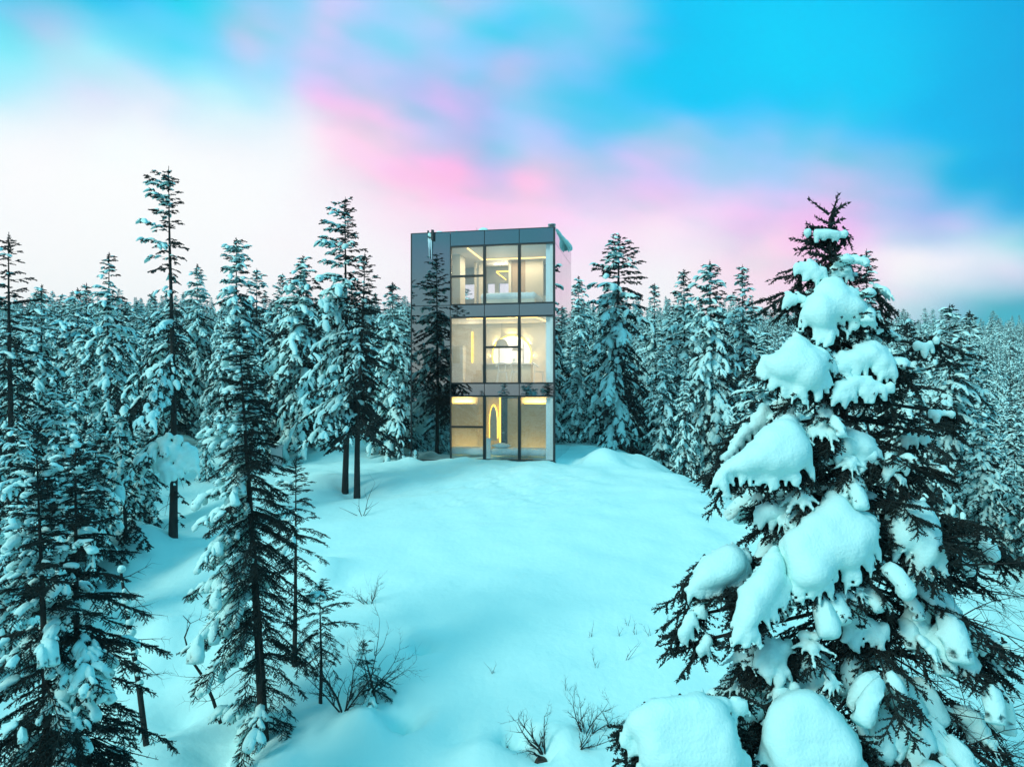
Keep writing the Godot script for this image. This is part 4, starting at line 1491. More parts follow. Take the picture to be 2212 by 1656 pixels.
# A bare twig with side twigs.
func twig(s: Array, a: Vector3, d: Vector3, len: float, r: float, levels: int, sag: float) -> void:
	var pts := [a]
	var rad := [r]
	var dir := d
	var n := 4
	for i in n:
		dir = (dir + Vector3(rng.randf_range(-0.25, 0.25), rng.randf_range(-0.22, 0.22) - sag * 0.15, rng.randf_range(-0.25, 0.25))).normalized()
		pts.append(pts[-1] + dir * len / n)
		rad.append(r * (1.0 - 0.78 * (i + 1.0) / n))
	tube(s, pts, rad, 4 if r > 0.006 else 3)
	if levels <= 1:
		return
	for i in range(1, n + 1):
		for k in (2 if levels > 2 else 1 + rng.randi() % 2):
			var q := dir.cross(Vector3(rng.randf_range(-1, 1), rng.randf_range(-1, 1), rng.randf_range(-1, 1))).normalized()
			var nd: Vector3 = ((pts[i] - pts[i - 1]).normalized() * 0.75 + q * rng.randf_range(0.45, 0.95)).normalized()
			twig(s, pts[i], nd, len * rng.randf_range(0.22, 0.45), rad[i] * 0.7 + 0.001, levels - 1, sag)


func shrub(label: String, px: float, py: float, depth: float, stems: Array, group := "", r := 0.012) -> void:
	var where := spot(px, depth)
	var o := thing("bare_shrub", label, "shrub", where, group)
	var m := depth / FOCAL
	for q in stems:
		var s := soup()
		var tip := Vector3(q[0] * m, q[1] * m, q[2] if q.size() > 2 else rng.randf_range(-0.2, 0.2))
		twig(s, Vector3(0, -0.08, 0), tip.normalized(), tip.length(), r, q[3] if q.size() > 3 else 3, -0.5)
		put("stem", mesh_of(s), M.twig, o)


# ---- the woods --------------------------------------------------------------------------------------------------
func cone(wide: float, full := 1.0) -> Array:
	return [Vector2(0, 0.05 * wide), Vector2(0.06, 0.16 * wide), Vector2(0.2, 0.42 * wide), Vector2(0.45, 0.72 * wide), Vector2(0.7, 0.95 * wide), Vector2(0.88, wide * full), Vector2(1, 0.7 * wide * full)]


func hero(called: String, label: String, px: float, top: float, depth: float, p: Dictionary, foot_px := -1.0) -> Node3D:
	var where := spot(foot_px if foot_px > 0.0 else px, depth)
	var tip := at(px, top, depth)
	p.h = tip.y - where.y
	p.lean = Vector3(tip.x - where.x, 0, 0)
	heroes.append(Vector2(where.x, where.z))
	return stand(called, label, where, grow(p))


# A tree of its own that has the shape of one of the common kinds.
func plain_hero(label: String, px: float, top: float, depth: float) -> void:
	var where := spot(px, depth)
	var h := at(px, top, depth).y - where.y
	var kind := heroes.size() % 9
	heroes.append(Vector2(where.x, where.z))
	var o := stand("spruce", label, where, soups[kind])
	o.scale = Vector3.ONE * h / 10.0
	o.rotation.y = 0.3 * sin(px)


var heroes: Array[Vector2] = []
var kinds: Array = []
var soups: Array = []


func open_ground(x: float, d: float) -> bool:
	if d < 9.0:
		return true
	var left := along([Vector2(8, -9.0), Vector2(14, -8.0), Vector2(17, -6.4), Vector2(20, -6.0), Vector2(24, -6.2), Vector2(30, -7.4), Vector2(36, -6.5), Vector2(37, 0)], d)
	var right := along([Vector2(8, 13), Vector2(18, 13.5), Vector2(22, 12.0), Vector2(26, 9.0), Vector2(30, 6.6), Vector2(34, 4.6), Vector2(37, 0)], d)
	return d < 37.0 and x > left and x < right


func make_woods() -> void:
	# standing alone or in front: each with a shape of its own
	var V := func(a: Array) -> Array:
		var o := []
		for i in a.size() / 2:
			o.append(Vector2(a[i * 2], a[i * 2 + 1]))
		return o
	var tallest := hero("spruce", "tallest thin spruce, half bare, rising far above the woods beside the clearing", 365, 357, 20.0, {"seed": 11, "sprig": 0.36, "snow": 0.45, "bias": 1.0, "gap": 0.19, "r": 0.125, "droop": 0.75, "lop": 0.5, "dead": 0.3,
		"prof": V.call([0, 0.2, 0.03, 0.42, 0.10, 0.5, 0.13, 0.3, 0.17, 0.6, 0.22, 0.62, 0.25, 0.25, 0.28, 0.55, 0.31, 0.2, 0.36, 0.5, 0.44, 1.05, 0.6, 1.2, 0.72, 1.1, 0.76, 0.75, 0.88, 0.6, 1, 0.3])}, 374)
	var hood := []
	var hf := spot(374, 20.0)
	for q in [[365, 940], [345, 950], [385, 948], [330, 962], [402, 962], [360, 965], [318, 985], [415, 975], [345, 990], [375, 985], [392, 1000], [332, 1005], [360, 1002], [312, 1005], [365, 975], [355, 955], [378, 968], [340, 972], [350, 982], [390, 978]]:
		var c := at(q[0], q[1], 19.35 + 0.12 * absf(q[0] - 365.0) / 40.0) - hf
		hood.append(Vector4(c.x, c.y, c.z, rng.randf_range(0.09, 0.16)))
	for k in 11:
		var px := lerpf(308.0, 418.0, k / 10.0) + rng.randf_range(-3, 3)
		var top := 1000.0 - 18.0 * sin(k * 0.9)
		for j in 5:
			var c := at(px + (px - 362.0) * 0.04 * j, top + j * rng.randf_range(6.0, 11.0), 19.3 + 0.12 * absf(px - 365.0) / 40.0) - hf
			hood.append(Vector4(c.x, c.y, c.z, lerpf(0.12, 0.05, j / 4.0)))
	put("snow_hood", mesh_of(blob(hood, 0.045, 0.45)), M.snow, tallest)
	hero("spruce", "taller of the two bare-trunked spruces standing together beside the tower", 748, 424, 24.0, {"seed": 12, "sprig": 0.40, "snow": 0.55, "bias": 0.9, "gap": 0.13, "r": 0.115, "droop": 0.5, "lop": 0.2,
		"prof": V.call([0, 0.1, 0.1, 0.5, 0.25, 0.75, 0.4, 1.05, 0.6, 1.35, 0.66, 1.6, 0.70, 1.3, 0.71, 0.0, 1, 0.0])}, 745)
	hero("spruce", "shorter of the two bare-trunked spruces, nearer the tower", 785, 545, 23.4, {"seed": 13, "sprig": 0.40, "snow": 0.3, "bias": 0.9, "gap": 0.14, "r": 0.105, "droop": 0.4,
		"prof": V.call([0, 0.1, 0.12, 0.5, 0.3, 0.8, 0.5, 1.0, 0.66, 1.25, 0.71, 0.9, 0.72, 0.0, 1, 0.0])}, 771)
	hero("spruce", "thin dark spruce cut by the left edge of the picture, its tip against white sky", 20, 500, 17.0, {"seed": 14, "sprig": 0.34, "snow": 0.25, "bias": 0.9, "gap": 0.17, "r": 0.12, "droop": 0.45,
		"prof": V.call([0, 0.08, 0.12, 0.5, 0.3, 0.6, 0.45, 0.7, 0.55, 1.2, 0.8, 1.3, 1, 1.0])})
	hero("spruce", "dense dark spruce in front of the tallest one, snowy on its left half only", 515, 700, 12.0, {"seed": 15, "near": true, "sprig": 0.34, "snow": 0.28, "bias": 1.5, "wind": Vector3(-1.0, 0, -0.05), "gap": 0.062, "r": 0.09, "droop": 0.55, "dead": 0.35,
		"prof": V.call([0, 0.06, 0.08, 0.2, 0.25, 0.48, 0.45, 0.8, 0.65, 0.95, 0.8, 0.85, 0.86, 0.4, 0.92, 0.95, 1, 0.5])}, 572)
	hero("spruce", "near spruce low at the left with the straighter trunk and sparse lower boughs", 165, 935, 9.0, {"seed": 16, "near": true, "sprig": 0.32, "snow": 0.3, "bias": 0.6, "gap": 0.085, "r": 0.075, "droop": 0.4, "dead": 0.3,
		"prof": V.call([0, 0.06, 0.1, 0.3, 0.3, 0.7, 0.5, 1.0, 0.7, 1.1, 0.85, 1.1, 1, 0.8])}, 168)
	hero("spruce", "near spruce in the lower left corner, left of the straighter trunk", 78, 985, 8.6, {"seed": 17, "near": true, "sprig": 0.32, "snow": 0.35, "bias": 0.6, "gap": 0.09, "r": 0.08, "droop": 0.45, "dead": 0.25,
		"prof": V.call([0, 0.06, 0.1, 0.3, 0.3, 0.6, 0.5, 0.9, 0.75, 1.0, 1, 0.8])}, 128)
	hero("spruce", "slender small spruce with bare lower trunk beside the dense dark one", 640, 985, 14.0, {"seed": 18, "near": true, "sprig": 0.28, "snow": 0.12, "gap": 0.13, "r": 0.05, "droop": 0.6, "dead": 0.75,
		"prof": V.call([0, 0.06, 0.1, 0.3, 0.3, 0.55, 0.5, 0.6, 0.8, 0.4, 1, 0.1])}, 637)
	hero("spruce", "little umbrella shaped spruce at the edge of the open snow", 693, 1262, 13.0, {"seed": 19, "near": true, "sprig": 0.26, "snow": 0.1, "gap": 0.1, "r": 0.035, "droop": 0.9, "dead": 0.9,
		"prof": V.call([0, 0.15, 0.1, 0.35, 0.3, 0.55, 0.5, 0.4, 0.8, 0.2, 0.9, 0.0, 1, 0.0])}, 693)
	hero("spruce", "smallest spruce, bent low among bare shrubs on the snow", 785, 1395, 12.8, {"seed": 20, "near": true, "sprig": 0.24, "snow": 0.3, "gap": 0.07, "r": 0.03, "droop": 0.5,
		"prof": V.call([0, 0.1, 0.2, 0.2, 0.5, 0.4, 0.8, 0.55, 1, 0.3])}, 812)
	hero("spruce", "thin spruce with crooked top between the tallest one and the corner trees", 255, 880, 19.0, {"seed": 21, "sprig": 0.36, "snow": 0.7, "bias": 0.9, "gap": 0.13, "r": 0.06, "droop": 0.7,
		"prof": cone(0.75)}, 272)
	hero("spruce", "snow-capped column spruce with a round snowy head right of the tallest one", 510, 517, 33.0, {"seed": 22, "sprig": 0.5, "snow": 0.95, "bias": 0.5, "gap": 0.17, "droop": 0.8, "prof": V.call([0, 0.45, 0.06, 0.55, 0.2, 0.65, 0.3, 0.8, 0.5, 1.5, 0.8, 2.0, 1, 1.6])})
	hero("spruce", "broad pale spruce thick with snow between the left edge and the tallest one", 168, 625, 34.0, {"seed": 23, "sprig": 0.5, "snow": 0.9, "bias": 0.4, "gap": 0.17, "droop": 0.75, "prof": cone(2.3)})
	hero("spruce", "snowy spruce just behind the two bare trunks, leaning crown to the left", 655, 555, 30.0, {"seed": 24, "sprig": 0.5, "snow": 0.9, "bias": 0.6, "gap": 0.16, "droop": 0.8, "prof": cone(2.2)})
	hero("spruce", "white spruce wedged between the two bare trunks and the tower", 848, 610, 29.5, {"seed": 25, "sprig": 0.45, "snow": 1.0, "bias": 0.3, "gap": 0.15, "droop": 0.9, "prof": cone(1.3)})
	hero("spruce", "largest spruce right of the tower, dark trunk showing through", 1335, 502, 34.0, {"seed": 28, "sprig": 0.5, "snow": 0.62, "bias": 0.55, "gap": 0.15, "r": 0.2, "droop": 0.65, "prof": V.call([0, 0.25, 0.05, 0.5, 0.15, 0.95, 0.3, 1.3, 0.5, 1.6, 0.8, 2.1, 0.95, 2.1, 1, 1.5])})
	hero("spruce", "bushy spruce with a forked tip, second to the right of the large one", 1480, 582, 37.0, {"seed": 29, "sprig": 0.5, "snow": 0.7, "bias": 0.5, "gap": 0.16, "droop": 0.7, "prof": cone(2.2)})
	hero("spruce", "spruce with the longest bare spire on the right of the tower, skirts white", 1535, 560, 33.0, {"seed": 30, "sprig": 0.5, "snow": 0.92, "bias": 0.4, "gap": 0.15, "droop": 0.85, "prof": V.call([0, 0.08, 0.05, 0.4, 0.13, 0.6, 0.22, 0.8, 0.45, 1.6, 0.75, 2.1, 0.95, 2.2, 1, 1.2])})
	hero("spruce", "slender spruce with drooping white arms beside the long-spired one", 1607, 570, 35.0, {"seed": 32, "sprig": 0.5, "snow": 0.9, "bias": 0.4, "gap": 0.16, "droop": 0.85, "prof": cone(1.8)})
	hero("spruce", "dark steep spruce rising right behind the snow-bowed near one", 1876, 535, 25.0, {"seed": 35, "sprig": 0.42, "snow": 0.45, "bias": 0.6, "gap": 0.14, "droop": 0.5, "prof": cone(1.5)})
	hero("spruce", "wide dark spruce filling the gap right of the snow-bowed near one", 1962, 690, 21.0, {"seed": 36, "sprig": 0.42, "snow": 0.4, "bias": 0.6, "gap": 0.13, "droop": 0.5, "prof": cone(1.6)})
	hero("spruce", "little spruce wrapped wholly in snow among taller ones on the right", 1986, 822, 25.0, {"seed": 39, "sprig": 0.4, "snow": 1.0, "bias": 0.0, "gap": 0.12, "droop": 1.1, "prof": cone(0.7)})

	# the rest of the woods: nine kinds, copied
	for i in 9:
		var wide := [1.5, 1.9, 2.2, 1.3, 1.7, 2.0, 1.1, 1.6, 1.8][i] as float
		var p := {"seed": 100 + i, "h": 10.0, "sprig": 0.5, "snow": [1.05, 0.92, 0.74, 1.0, 1.12, 0.68, 0.95, 1.05, 0.85][i], "bias": 0.35, "gap": 0.19, "droop": rng.randf_range(0.6, 0.95), "prof": cone(wide, [1.0, 0.9, 1.0, 0.8, 1.0, 0.95, 1.0, 0.9, 1.0][i])}
		var g := grow(p)
		soups.append([mesh_of(g[0]), mesh_of(g[1]), mesh_of(g[2])])
	plain_hero("pointed spruce with a thin bare leader next to the column spruce", 425, 570, 34.0)
	plain_hero("round-shouldered spruce right of the column spruce", 552, 578, 36.0)
	plain_hero("smaller spruce between the largest right-hand one and the bushy one", 1416, 610, 39.0)
	plain_hero("spruce partly hidden by the mirror side of the tower", 1250, 596, 41.0)
	plain_hero("knob-topped spruce with round snow balls on the right slope", 2052, 655, 31.0)
	plain_hero("tall snow-dotted spruce nearest the right picture edge on the slope", 2098, 668, 33.0)
	plain_hero("small snowy spruce standing left behind the corner trees", 120, 800, 17.5)
	plain_hero("slim snowy spruce between the crooked-topped one and the tallest trunk", 312, 900, 21.5)
	plain_hero("snowy spruce in the gap between the tallest trunk and the dense dark spruce", 446, 850, 25.0)
	plain_hero("low snowy spruce at the left edge below the edge-cut thin one", 40, 900, 15.0)
	plain_hero("short snowy spruce left of the crooked-topped one", 205, 905, 18.0)
	rng.seed = 77
	var places := []
	var cell := {}
	var tries := 0
	var spaced := func(x: float, z: float, gap: float) -> bool:
		var kx := int(floor(x / 4.0))
		var kz := int(floor(z / 4.0))
		for i in range(kx - 1, kx + 2):
			for j in range(kz - 1, kz + 2):
				for q: Vector2 in cell.get(Vector2i(i, j), []):
					if q.distance_to(Vector2(x, z)) < gap:
						return false
		return true
	var note := func(x: float, z: float) -> void:
		var key := Vector2i(int(floor(x / 4.0)), int(floor(z / 4.0)))
		if not cell.has(key):
			cell[key] = []
		cell[key].append(Vector2(x, z))
	for q in heroes:
		note.call(q.x, q.y)
	# in view
	while tries < 60000:
		tries += 1
		var d := 14.0 + 330.0 * pow(rng.randf(), 1.7)
		var x := rng.randf_range(-0.80, 0.80) * (d + 4.0)
		if d < 90.0 and open_ground(x, d):
			continue
		if d < 19.0 and absf(x) < 10.5:
			continue
		var seen_at := MIDX + x / d * FOCAL
		if d < 34.5 and seen_at > 375.0 and seen_at < 455.0:
			continue
		if d < 40.0 and x > -9.5 and x < 0.0:
			continue
		var gap := 2.0 + minf(d * 0.012, 1.8)
		if d < 45.0:
			gap = 2.1
		if not spaced.call(x, -d, gap):
			continue
		note.call(x, -d)
		places.append([d, x])
	places.sort_custom(func(a, b): return Vector2(a[0], a[1]).length() < Vector2(b[0], b[1]).length())
	var protos := []
	var rest := []
	var singles := 262
	for i in places.size():
		var d: float = places[i][0]
		var x: float = places[i][1]
		var kind := rng.randi() % 9
		var tall := rng.randf_range(0.5, 0.97)
		var turn := rng.randf_range(-0.6, 0.6)
		var fat := tall * rng.randf_range(0.85, 1.15)
		if d < 40.0:
			tall *= 0.8
			fat *= 0.85
		var where := Transform3D(Basis.from_euler(Vector3(rng.randf_range(-0.035, 0.035), turn, rng.randf_range(-0.035, 0.035))).scaled_local(Vector3(fat, tall, fat)), Vector3(x, ground(x, -d) - 0.1, -d))
		var px := MIDX + x / d * FOCAL
		if px < -35.0 or px > 2245.0 or singles <= 0:
			rest.append([where, kind])
			continue
		singles -= 1
		while protos.size() <= kind:
			protos.append(null)
		var o: Node3D
		if protos[kind] == null:
			o = stand("forest_spruce", "", Vector3.ZERO, soups[kind], "")
			protos[kind] = o
		else:
			o = protos[kind].duplicate()
			o.name = numbered("forest_spruce")
			add_child(o, true)
		o.transform = where
		describe(o, x, d, tall)
	# behind the watcher and to both sides: seen only in the mirrors
	rng.seed = 78
	tries = 0
	while tries < 5000:
		tries += 1
		var x := rng.randf_range(-75.0, 75.0)
		var d := rng.randf_range(-70.0, 40.0)
		if absf(x) < 0.82 * (maxf(d, 0.0)) + 6.0 and d > -16.0:
			continue
		if d > 14.0 and absf(x) < 0.84 * (d + 4.0):
			continue
		if not spaced.call(x, -d, 3.2):
			continue
		note.call(x, -d)
		var tall := rng.randf_range(0.6, 0.95)
		rest.append([Transform3D(Basis(Vector3.UP, rng.randf() * TAU).scaled_local(Vector3.ONE * tall), Vector3(x, ground(x, -d) - 0.1, -d)), rng.randi() % 9])
	var wood := Node3D.new()
	wood.name = "distant_forest"
	add_child(wood, true)
	tag(wood, "far spruce forest covering the slopes up to the skyline", "forest", "", "stuff")
	for kind in 9:
		var all := []
		for q in rest:
			if q[1] == kind:
				all.append(q[0])
		for k in 3:
			var mm := MultiMesh.new()
			mm.transform_format = MultiMesh.TRANSFORM_3D
			mm.mesh = soups[kind][k]
			mm.instance_count = all.size()
			for i in all.size():
				mm.set_instance_transform(i, all[i])
			var o := MultiMeshInstance3D.new()
			o.name = ["trunks", "crowns", "snow"][k]
			o.multimesh = mm
			o.material_override = [M.bark, M.needle, M.snow][k]
			o.set_meta("kind", "stuff")
			wood.add_child(o, true)
	print("trees: ", places.size(), " in view, ", rest.size(), " as a mass")


# Which of the copied trees this is, by the tree of its own that stands nearest to it in sight, its row and its size.
var said := {}


func describe(o: Node3D, x: float, d: float, tall: float) -> void:
	var px := MIDX + x / d * FOCAL
	var best := 1e9
	var near_one := ""
	var off := 0.0
	for m in marks:
		if absf(px - m[0]) < best:
			best = absf(px - m[0])
			off = px - m[0]
			near_one = m[1]
	var row := "first row" if d < 38.0 else ("second row" if d < 46.0 else ("third row" if d < 55.0 else "back rows"))
	var side := "straight behind" if best < 14.0 else ("just left of" if off < 0.0 else "just right of")
	var size := "tall" if tall > 0.83 else ("small" if tall < 0.66 else "middling")
	var label := "%s snowy spruce in the %s %s %s" % [size, row, side, near_one]
	tag(o, label, "tree", "snowy spruces of the woods left of the tower" if px < 950.0 else ("snowy spruces of the woods behind the tower" if px < 1240.0 else "snowy spruces of the woods right of the tower"))


var marks := [[20.0, "the edge-cut thin spruce"], [168.0, "the broad pale spruce"], [255.0, "the crooked-topped spruce"], [365.0, "the tallest spruce"], [425.0, "the bare-leadered spruce"], [510.0, "the column spruce"], [552.0, "the round-shouldered spruce"],
	[600.0, "the grey box"], [655.0, "the left-leaning spruce"], [748.0, "the taller bare trunk"], [785.0, "the shorter bare trunk"], [848.0, "the white wedged spruce"], [940.0, "the tower spout"], [1100.0, "the round opening"], [1190.0, "the roof vent"],
	[1250.0, "the mirror-hidden spruce"], [1335.0, "the largest right-hand spruce"], [1416.0, "the in-between spruce"], [1480.0, "the fork-tipped spruce"], [1535.0, "the long-spired spruce"], [1607.0, "the white-armed spruce"], [1690.0, "the loaded spruce's left boughs"],
	[1800.0, "the loaded spruce's tip"], [1876.0, "the dark steep spruce"], [1962.0, "the wide dark spruce"], [2052.0, "the knob-topped spruce"], [2098.0, "the snow-dotted spruce"], [2190.0, "the right picture edge"]]


func make_small_things() -> void:
	rng.seed = 55
	shrub("sparse bare sapling standing alone on the snow below the two bare trunks", 783, 1140, 21.0, [[18, 78, 0.0, 2], [-6, 60, 0.1, 2], [-45, 36, 0.0, 1], [22, 20, 0.1, 1]], "", 0.011)
	shrub("fine bare shrub with two twiggy arms above the bent little spruce", 800, 1300, 16.0, [[18, 55], [25, 40], [-45, 30], [-20, 34]], "", 0.010)
	shrub("large bare shrub with forked dark stems beside the umbrella spruce", 742, 1535, 12.4, [[-46, 150], [40, 130], [-20, 190], [70, 90], [-80, 80], [20, 60]], "", 0.016)
	shrub("tall thin bare shrub behind the bent little spruce", 800, 1460, 13.2, [[-12, 170], [40, 110], [70, 90], [-40, 100], [90, 60]], "", 0.012)
	shrub("gnarled black shrub twisting over a hollow at the bottom of the clearing", 1178, 1640, 11.7, [[-30, 110, 0.0], [-70, 90, 0.1], [10, 95, 0.0], [-50, 40, 0.2], [-8, -10, 0.3]], "", 0.018)
	shrub("bare fan-shaped shrub beside the gnarled black one", 1262, 1610, 12.0, [[-30, 80], [10, 90], [40, 85], [-10, 60], [60, 40]], "", 0.012)
	shrub("low bare shrub spreading sideways below the fan-shaped one", 1240, 1630, 11.6, [[70, 34], [90, 50], [60, 8], [40, -8]], "", 0.011)
	shrub("small bare shrub at the rim of the blue hollow", 1100, 1632, 11.8, [[-16, 46], [-26, 22], [6, 30]], "", 0.010)
	shrub("low arching twigs next to the bear-shaped snow load", 1318, 1577, 12.2, [[30, 26], [-18, 34], [46, 12], [60, 40]], "", 0.008)
	var bits := [[1273, 1427], [1353, 1403], [1403, 1425], [1349, 1471], [1286, 1487], [1063, 1499], [1371, 1423], [1335, 1427], [1224, 1527], [1470, 1410], [1440, 1395]]
	var looks := ["forked twig poking from smooth snow right of the middle", "slanting twig poking up farthest from the watcher", "upright twig between the slanting one and the loaded spruce", "stout leaning twig above the arching ones", "single straight twig left of the stout leaning one",
		"tiny pair of twigs alone in the middle of the snow", "very short twig below the slanting one", "tiny twig tip left of the slanting one", "upright twig just behind the fan-shaped shrub", "thin upright twig touching the loaded spruce", "thin twig beside the loaded spruce, a little farther"]
	for i in bits.size():
		var d: float = 15.2 - (bits[i][1] - 1400) * 0.0165
		var o := thing("snow_twig", looks[i], "twig", spot(bits[i][0], d), "twigs poking from the open snow")
		var s := soup()
		for k in (3 if i == 0 else 2):
			twig(s, Vector3(0.02 * k, -0.05, 0), Vector3(rng.randf_range(-0.5, 0.5), 1.0, 0).normalized(), rng.randf_range(0.14, 0.4) if i != 3 else 0.5, 0.006, 2 if k == 0 else 1, 0.0)
		put("stem", mesh_of(s), M.twig, o)
	# a broken trunk leaning out of the snow, a crooked dead branch
	var a := spot(322, 11.6)
	var lt := thing("broken_trunk", "thin broken trunk leaning left out of the snow beside the corner trees", "trunk", a)
	var s := soup()
	var top := at(262, 1235, 11.0) - a
	bark_tube(s, [Vector3(0, -0.2, 0), top * 0.35, top * 0.7, top], [0.05, 0.045, 0.035, 0.02], 7, 0.1)
	for k in 9:
		twig(s, top * rng.randf_range(0.3, 1.0), Vector3(rng.randf_range(0.2, 1), rng.randf_range(-0.3, 0.5), rng.randf_range(-0.5, 0.5)).normalized(), rng.randf_range(0.3, 0.7), 0.008, 2, 0.2)
	put("trunk", mesh_of(s), M.bark, lt)
	var sn := []
	for k in 12:
		var q: Vector3 = top * lerpf(0.35, 1.0, k / 11.0) + Vector3(0.02, 0.05, 0.02)
		sn.append(Vector4(q.x, q.y, q.z, rng.randf_range(0.04, 0.075)))
	put("snow", mesh_of(blob(sn, 0.03)), M.snow, lt)
	var b := spot(478, 12.2)
	var db := thing("dead_branch", "crooked dead branch reaching up from snow below the dense dark spruce", "branch", b)
	s = soup()
	var pts := []
	for q in [[478, 1560], [462, 1510], [440, 1460], [412, 1420], [400, 1375], [412, 1345], [396, 1328]]:
		pts.append(at(q[0], q[1], 12.2) - b)
	tube(s, pts, [0.03, 0.028, 0.024, 0.02, 0.014, 0.009, 0.004], 6)
	for k in 8:
		twig(s, pts[1 + k % 5], Vector3(rng.randf_range(-1, 0.6), rng.randf_range(-0.3, 0.7), rng.randf_range(-0.4, 0.4)).normalized(), rng.randf_range(0.25, 0.6), 0.006, 2, 0.0)
	put("stem", mesh_of(s), M.twig, db)
	# the hollow with bare earth under the gnarled shrub
	var e := spot(1166, 11.62)
	var st := thing("earth_clod", "patch of bare brown earth and roots in the hollow under the gnarled shrub", "earth", e)
	var balls := []
	for k in 16:
		balls.append(Vector4(rng.randf_range(-0.09, 0.09), rng.randf_range(-0.08, 0.1), rng.randf_range(-0.06, 0.08), rng.randf_range(0.04, 0.07)))
	put("soil", mesh_of(blob(balls, 0.025, 0.2)), M.earth, st)
	s = soup()
	for k in 7:
		tube(s, [Vector3(-0.12 + 0.04 * k, -0.1, 0.08), Vector3(-0.08 + 0.03 * k, 0.05, 0.13), Vector3(-0.02 + 0.01 * k, 0.15, 0.05)], [0.008, 0.007, 0.004], 4)
	put("root", mesh_of(s), M.twig, st)
	# a hut among the trees, a small box by the clearing
	var w := spot(418, 34.0)
	w.y = at(418, 950, 34.0).y
	var hut := thing("hut", "plain pale grey hut wall glimpsed between snowy trees behind the tallest one", "hut", w)
	put("wall", box_mesh(-0.9, 0.9, 0, 2.6, -0.9, 0.9), M.hut, hut, Transform3D(Basis(Vector3.UP, 0.1), Vector3(0, 0.2, -0.9)))
	put("corner_post", box_mesh(-0.1, 0.1, 0, 2.7, -0.1, 0.1), M.frame, hut, Transform3D(Basis(Vector3.UP, 0.1), Vector3(-0.95, 0.2, 0.05)))
	put("roof", box_mesh(-1.1, 1.1, 0, 0.1, -1.1, 1.1), M.frame, hut, Transform3D(Basis(Vector3.UP, 0.1), Vector3(0, 1.56, -0.9)))
	var ub := spot(598, 27.0)
	var box := thing("utility_box", "small grey metal box on the snow behind the slender small spruce", "box", ub)
	put("case", box_mesh(-0.2, 0.2, 0, 0.75, -0.15, 0.15), M.steel, box, Transform3D(Basis(Vector3.UP, 0.2), Vector3(0, 0.3, 0)))
	put("lid", box_mesh(-0.23, 0.23, 0, 0.04, -0.18, 0.18), M.steel, box, Transform3D(Basis(Vector3.UP, 0.2), Vector3(0, 0.70, 0)))


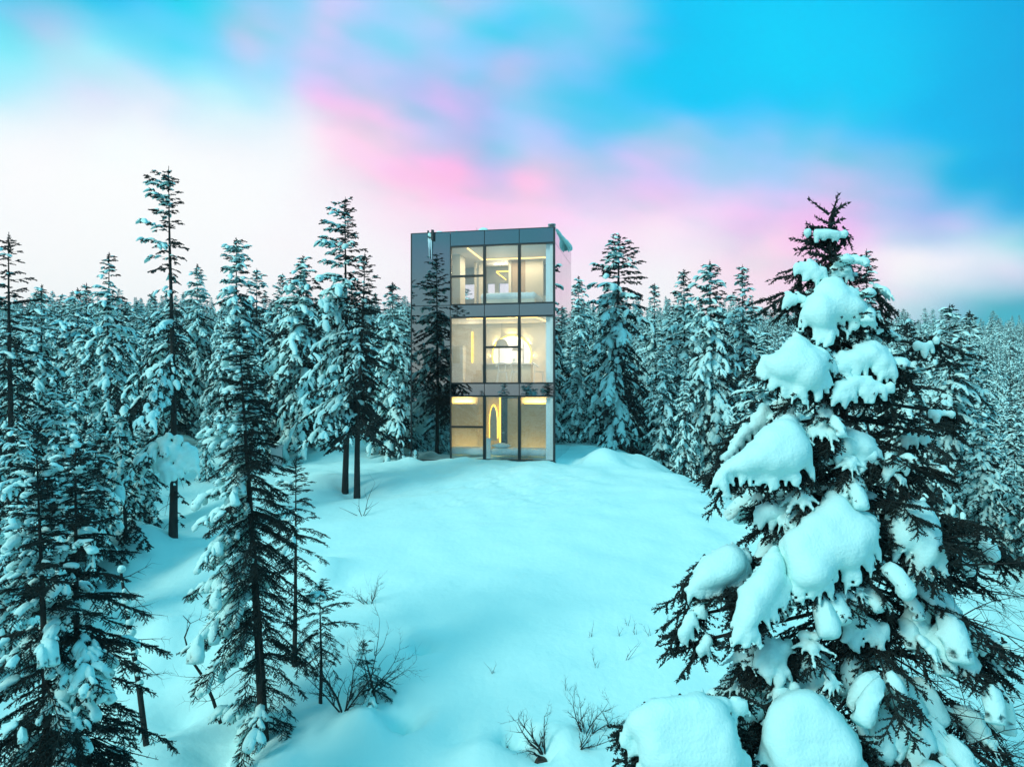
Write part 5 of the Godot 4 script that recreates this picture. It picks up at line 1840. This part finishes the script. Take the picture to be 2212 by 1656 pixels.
func make_wells() -> void:
	var list := [[862, 972, 28.4, 0.75, -0.75], [820, 962, 29.0, 0.6, 0.2], [915, 1402, 14.4, 0.24, -0.3], [900, 1385, 14.7, 0.3, 0.12], [925, 1425, 14.0, 0.25, 0.08], [800, 1585, 12.0, 0.6, 0.34], [868, 1545, 12.3, 0.42, -0.55], [905, 1560, 12.1, 0.6, 0.16],
		[1110, 1600, 11.9, 0.26, -0.4], [1150, 1585, 12.0, 0.3, 0.14], [1172, 1640, 11.6, 0.22, -0.32], [1215, 1600, 11.9, 0.35, 0.16], [1040, 1650, 11.4, 0.6, 0.22], [980, 1590, 12.0, 0.5, -0.16],
		[745, 1057, 24.0, 0.6, -0.3], [771, 1052, 23.4, 0.6, -0.3], [700, 1050, 24.5, 0.9, 0.2], [693, 1525, 13.0, 0.4, -0.16], [640, 1440, 14.0, 0.5, -0.2], [708, 1230, 17.5, 0.7, 0.35], [745, 1240, 17.2, 0.5, -0.15],
		[1300, 978, 28.0, 0.9, 0.5], [880, 985, 27.6, 0.45, 0.22], [1000, 985, 27.9, 0.5, 0.16], [1130, 990, 27.3, 0.4, 0.12], [1400, 985, 29.0, 1.2, 0.3], [1235, 990, 27.9, 0.5, -0.35], [1180, 985, 27.2, 0.5, 0.1], [280, 1120, 19.5, 1.3, 0.9], [200, 1010, 24.0, 1.6, 0.8], [360, 1290, 15.0, 0.8, 0.3], [400, 1420, 12.6, 0.5, -0.25], [340, 1530, 11.4, 0.9, 0.25], [470, 1600, 11.6, 0.6, -0.3], [600, 1640, 11.4, 0.5, 0.2],
		[1030, 1000, 26.6, 1.3, 0.12], [1150, 1020, 25.8, 1.0, 0.12], [960, 1010, 26.4, 0.7, -0.1]]
	for q in list:
		wells.append(Vector4((q[0] - MIDX) / FOCAL * q[2], -q[2], q[3], q[4]))


func _ready() -> void:
	# camera
	var cam := Camera3D.new()
	cam.name = "camera"
	add_child(cam)
	cam.position = Vector3(0, EYE, 0)
	cam.rotation.x = deg_to_rad(0.46)
	cam.fov = 56.03
	cam.near = 0.1
	cam.far = 2500.0
	cam.current = true
	# noises
	bump.seed = 4
	bump.frequency = 1.0
	bump.fractal_octaves = 3
	lay.seed = 9
	lay.frequency = 1.0
	lay.fractal_octaves = 3
	# sky and air
	var env := Environment.new()
	env.background_mode = Environment.BG_SKY
	var sky := Sky.new()
	var pan := PanoramaSkyMaterial.new()
	pan.panorama = sky_panorama()
	sky.sky_material = pan
	env.sky = sky
	env.background_energy_multiplier = 1.0
	env.tonemap_mode = Environment.TONE_MAPPER_LINEAR
	env.tonemap_exposure = 1.0
	env.sdfgi_enabled = true
	env.ssao_enabled = true
	env.ssil_enabled = true
	env.fog_enabled = true
	env.fog_density = 0.0006
	env.fog_light_color = Color(0.95, 1.0, 1.0)
	var we := WorldEnvironment.new()
	we.name = "air"
	we.environment = env
	add_child(we)
	# the evening sun, spread by cloud
	var sun := DirectionalLight3D.new()
	sun.name = "sun"
	sun.light_color = Color(0.90, 1.0, 0.97)
	sun.light_energy = 0.66
	sun.light_angular_distance = 18.0
	sun.shadow_enabled = true
	add_child(sun)
	sun.look_at_from_position(Vector3(-0.62, 0.52, 0.52), Vector3.ZERO)

	var t0 := Time.get_ticks_msec()
	make_materials()
	make_wells()
	make_pieces()
	make_ground()
	print("ground ", Time.get_ticks_msec() - t0)
	make_tower()
	make_rooms()
	print("tower ", Time.get_ticks_msec() - t0)
	make_woods()
	print("woods ", Time.get_ticks_msec() - t0)
	make_front_spruce()
	print("front ", Time.get_ticks_msec() - t0)
	make_small_things()
	print("all ", Time.get_ticks_msec() - t0, " triangles ", triangles)
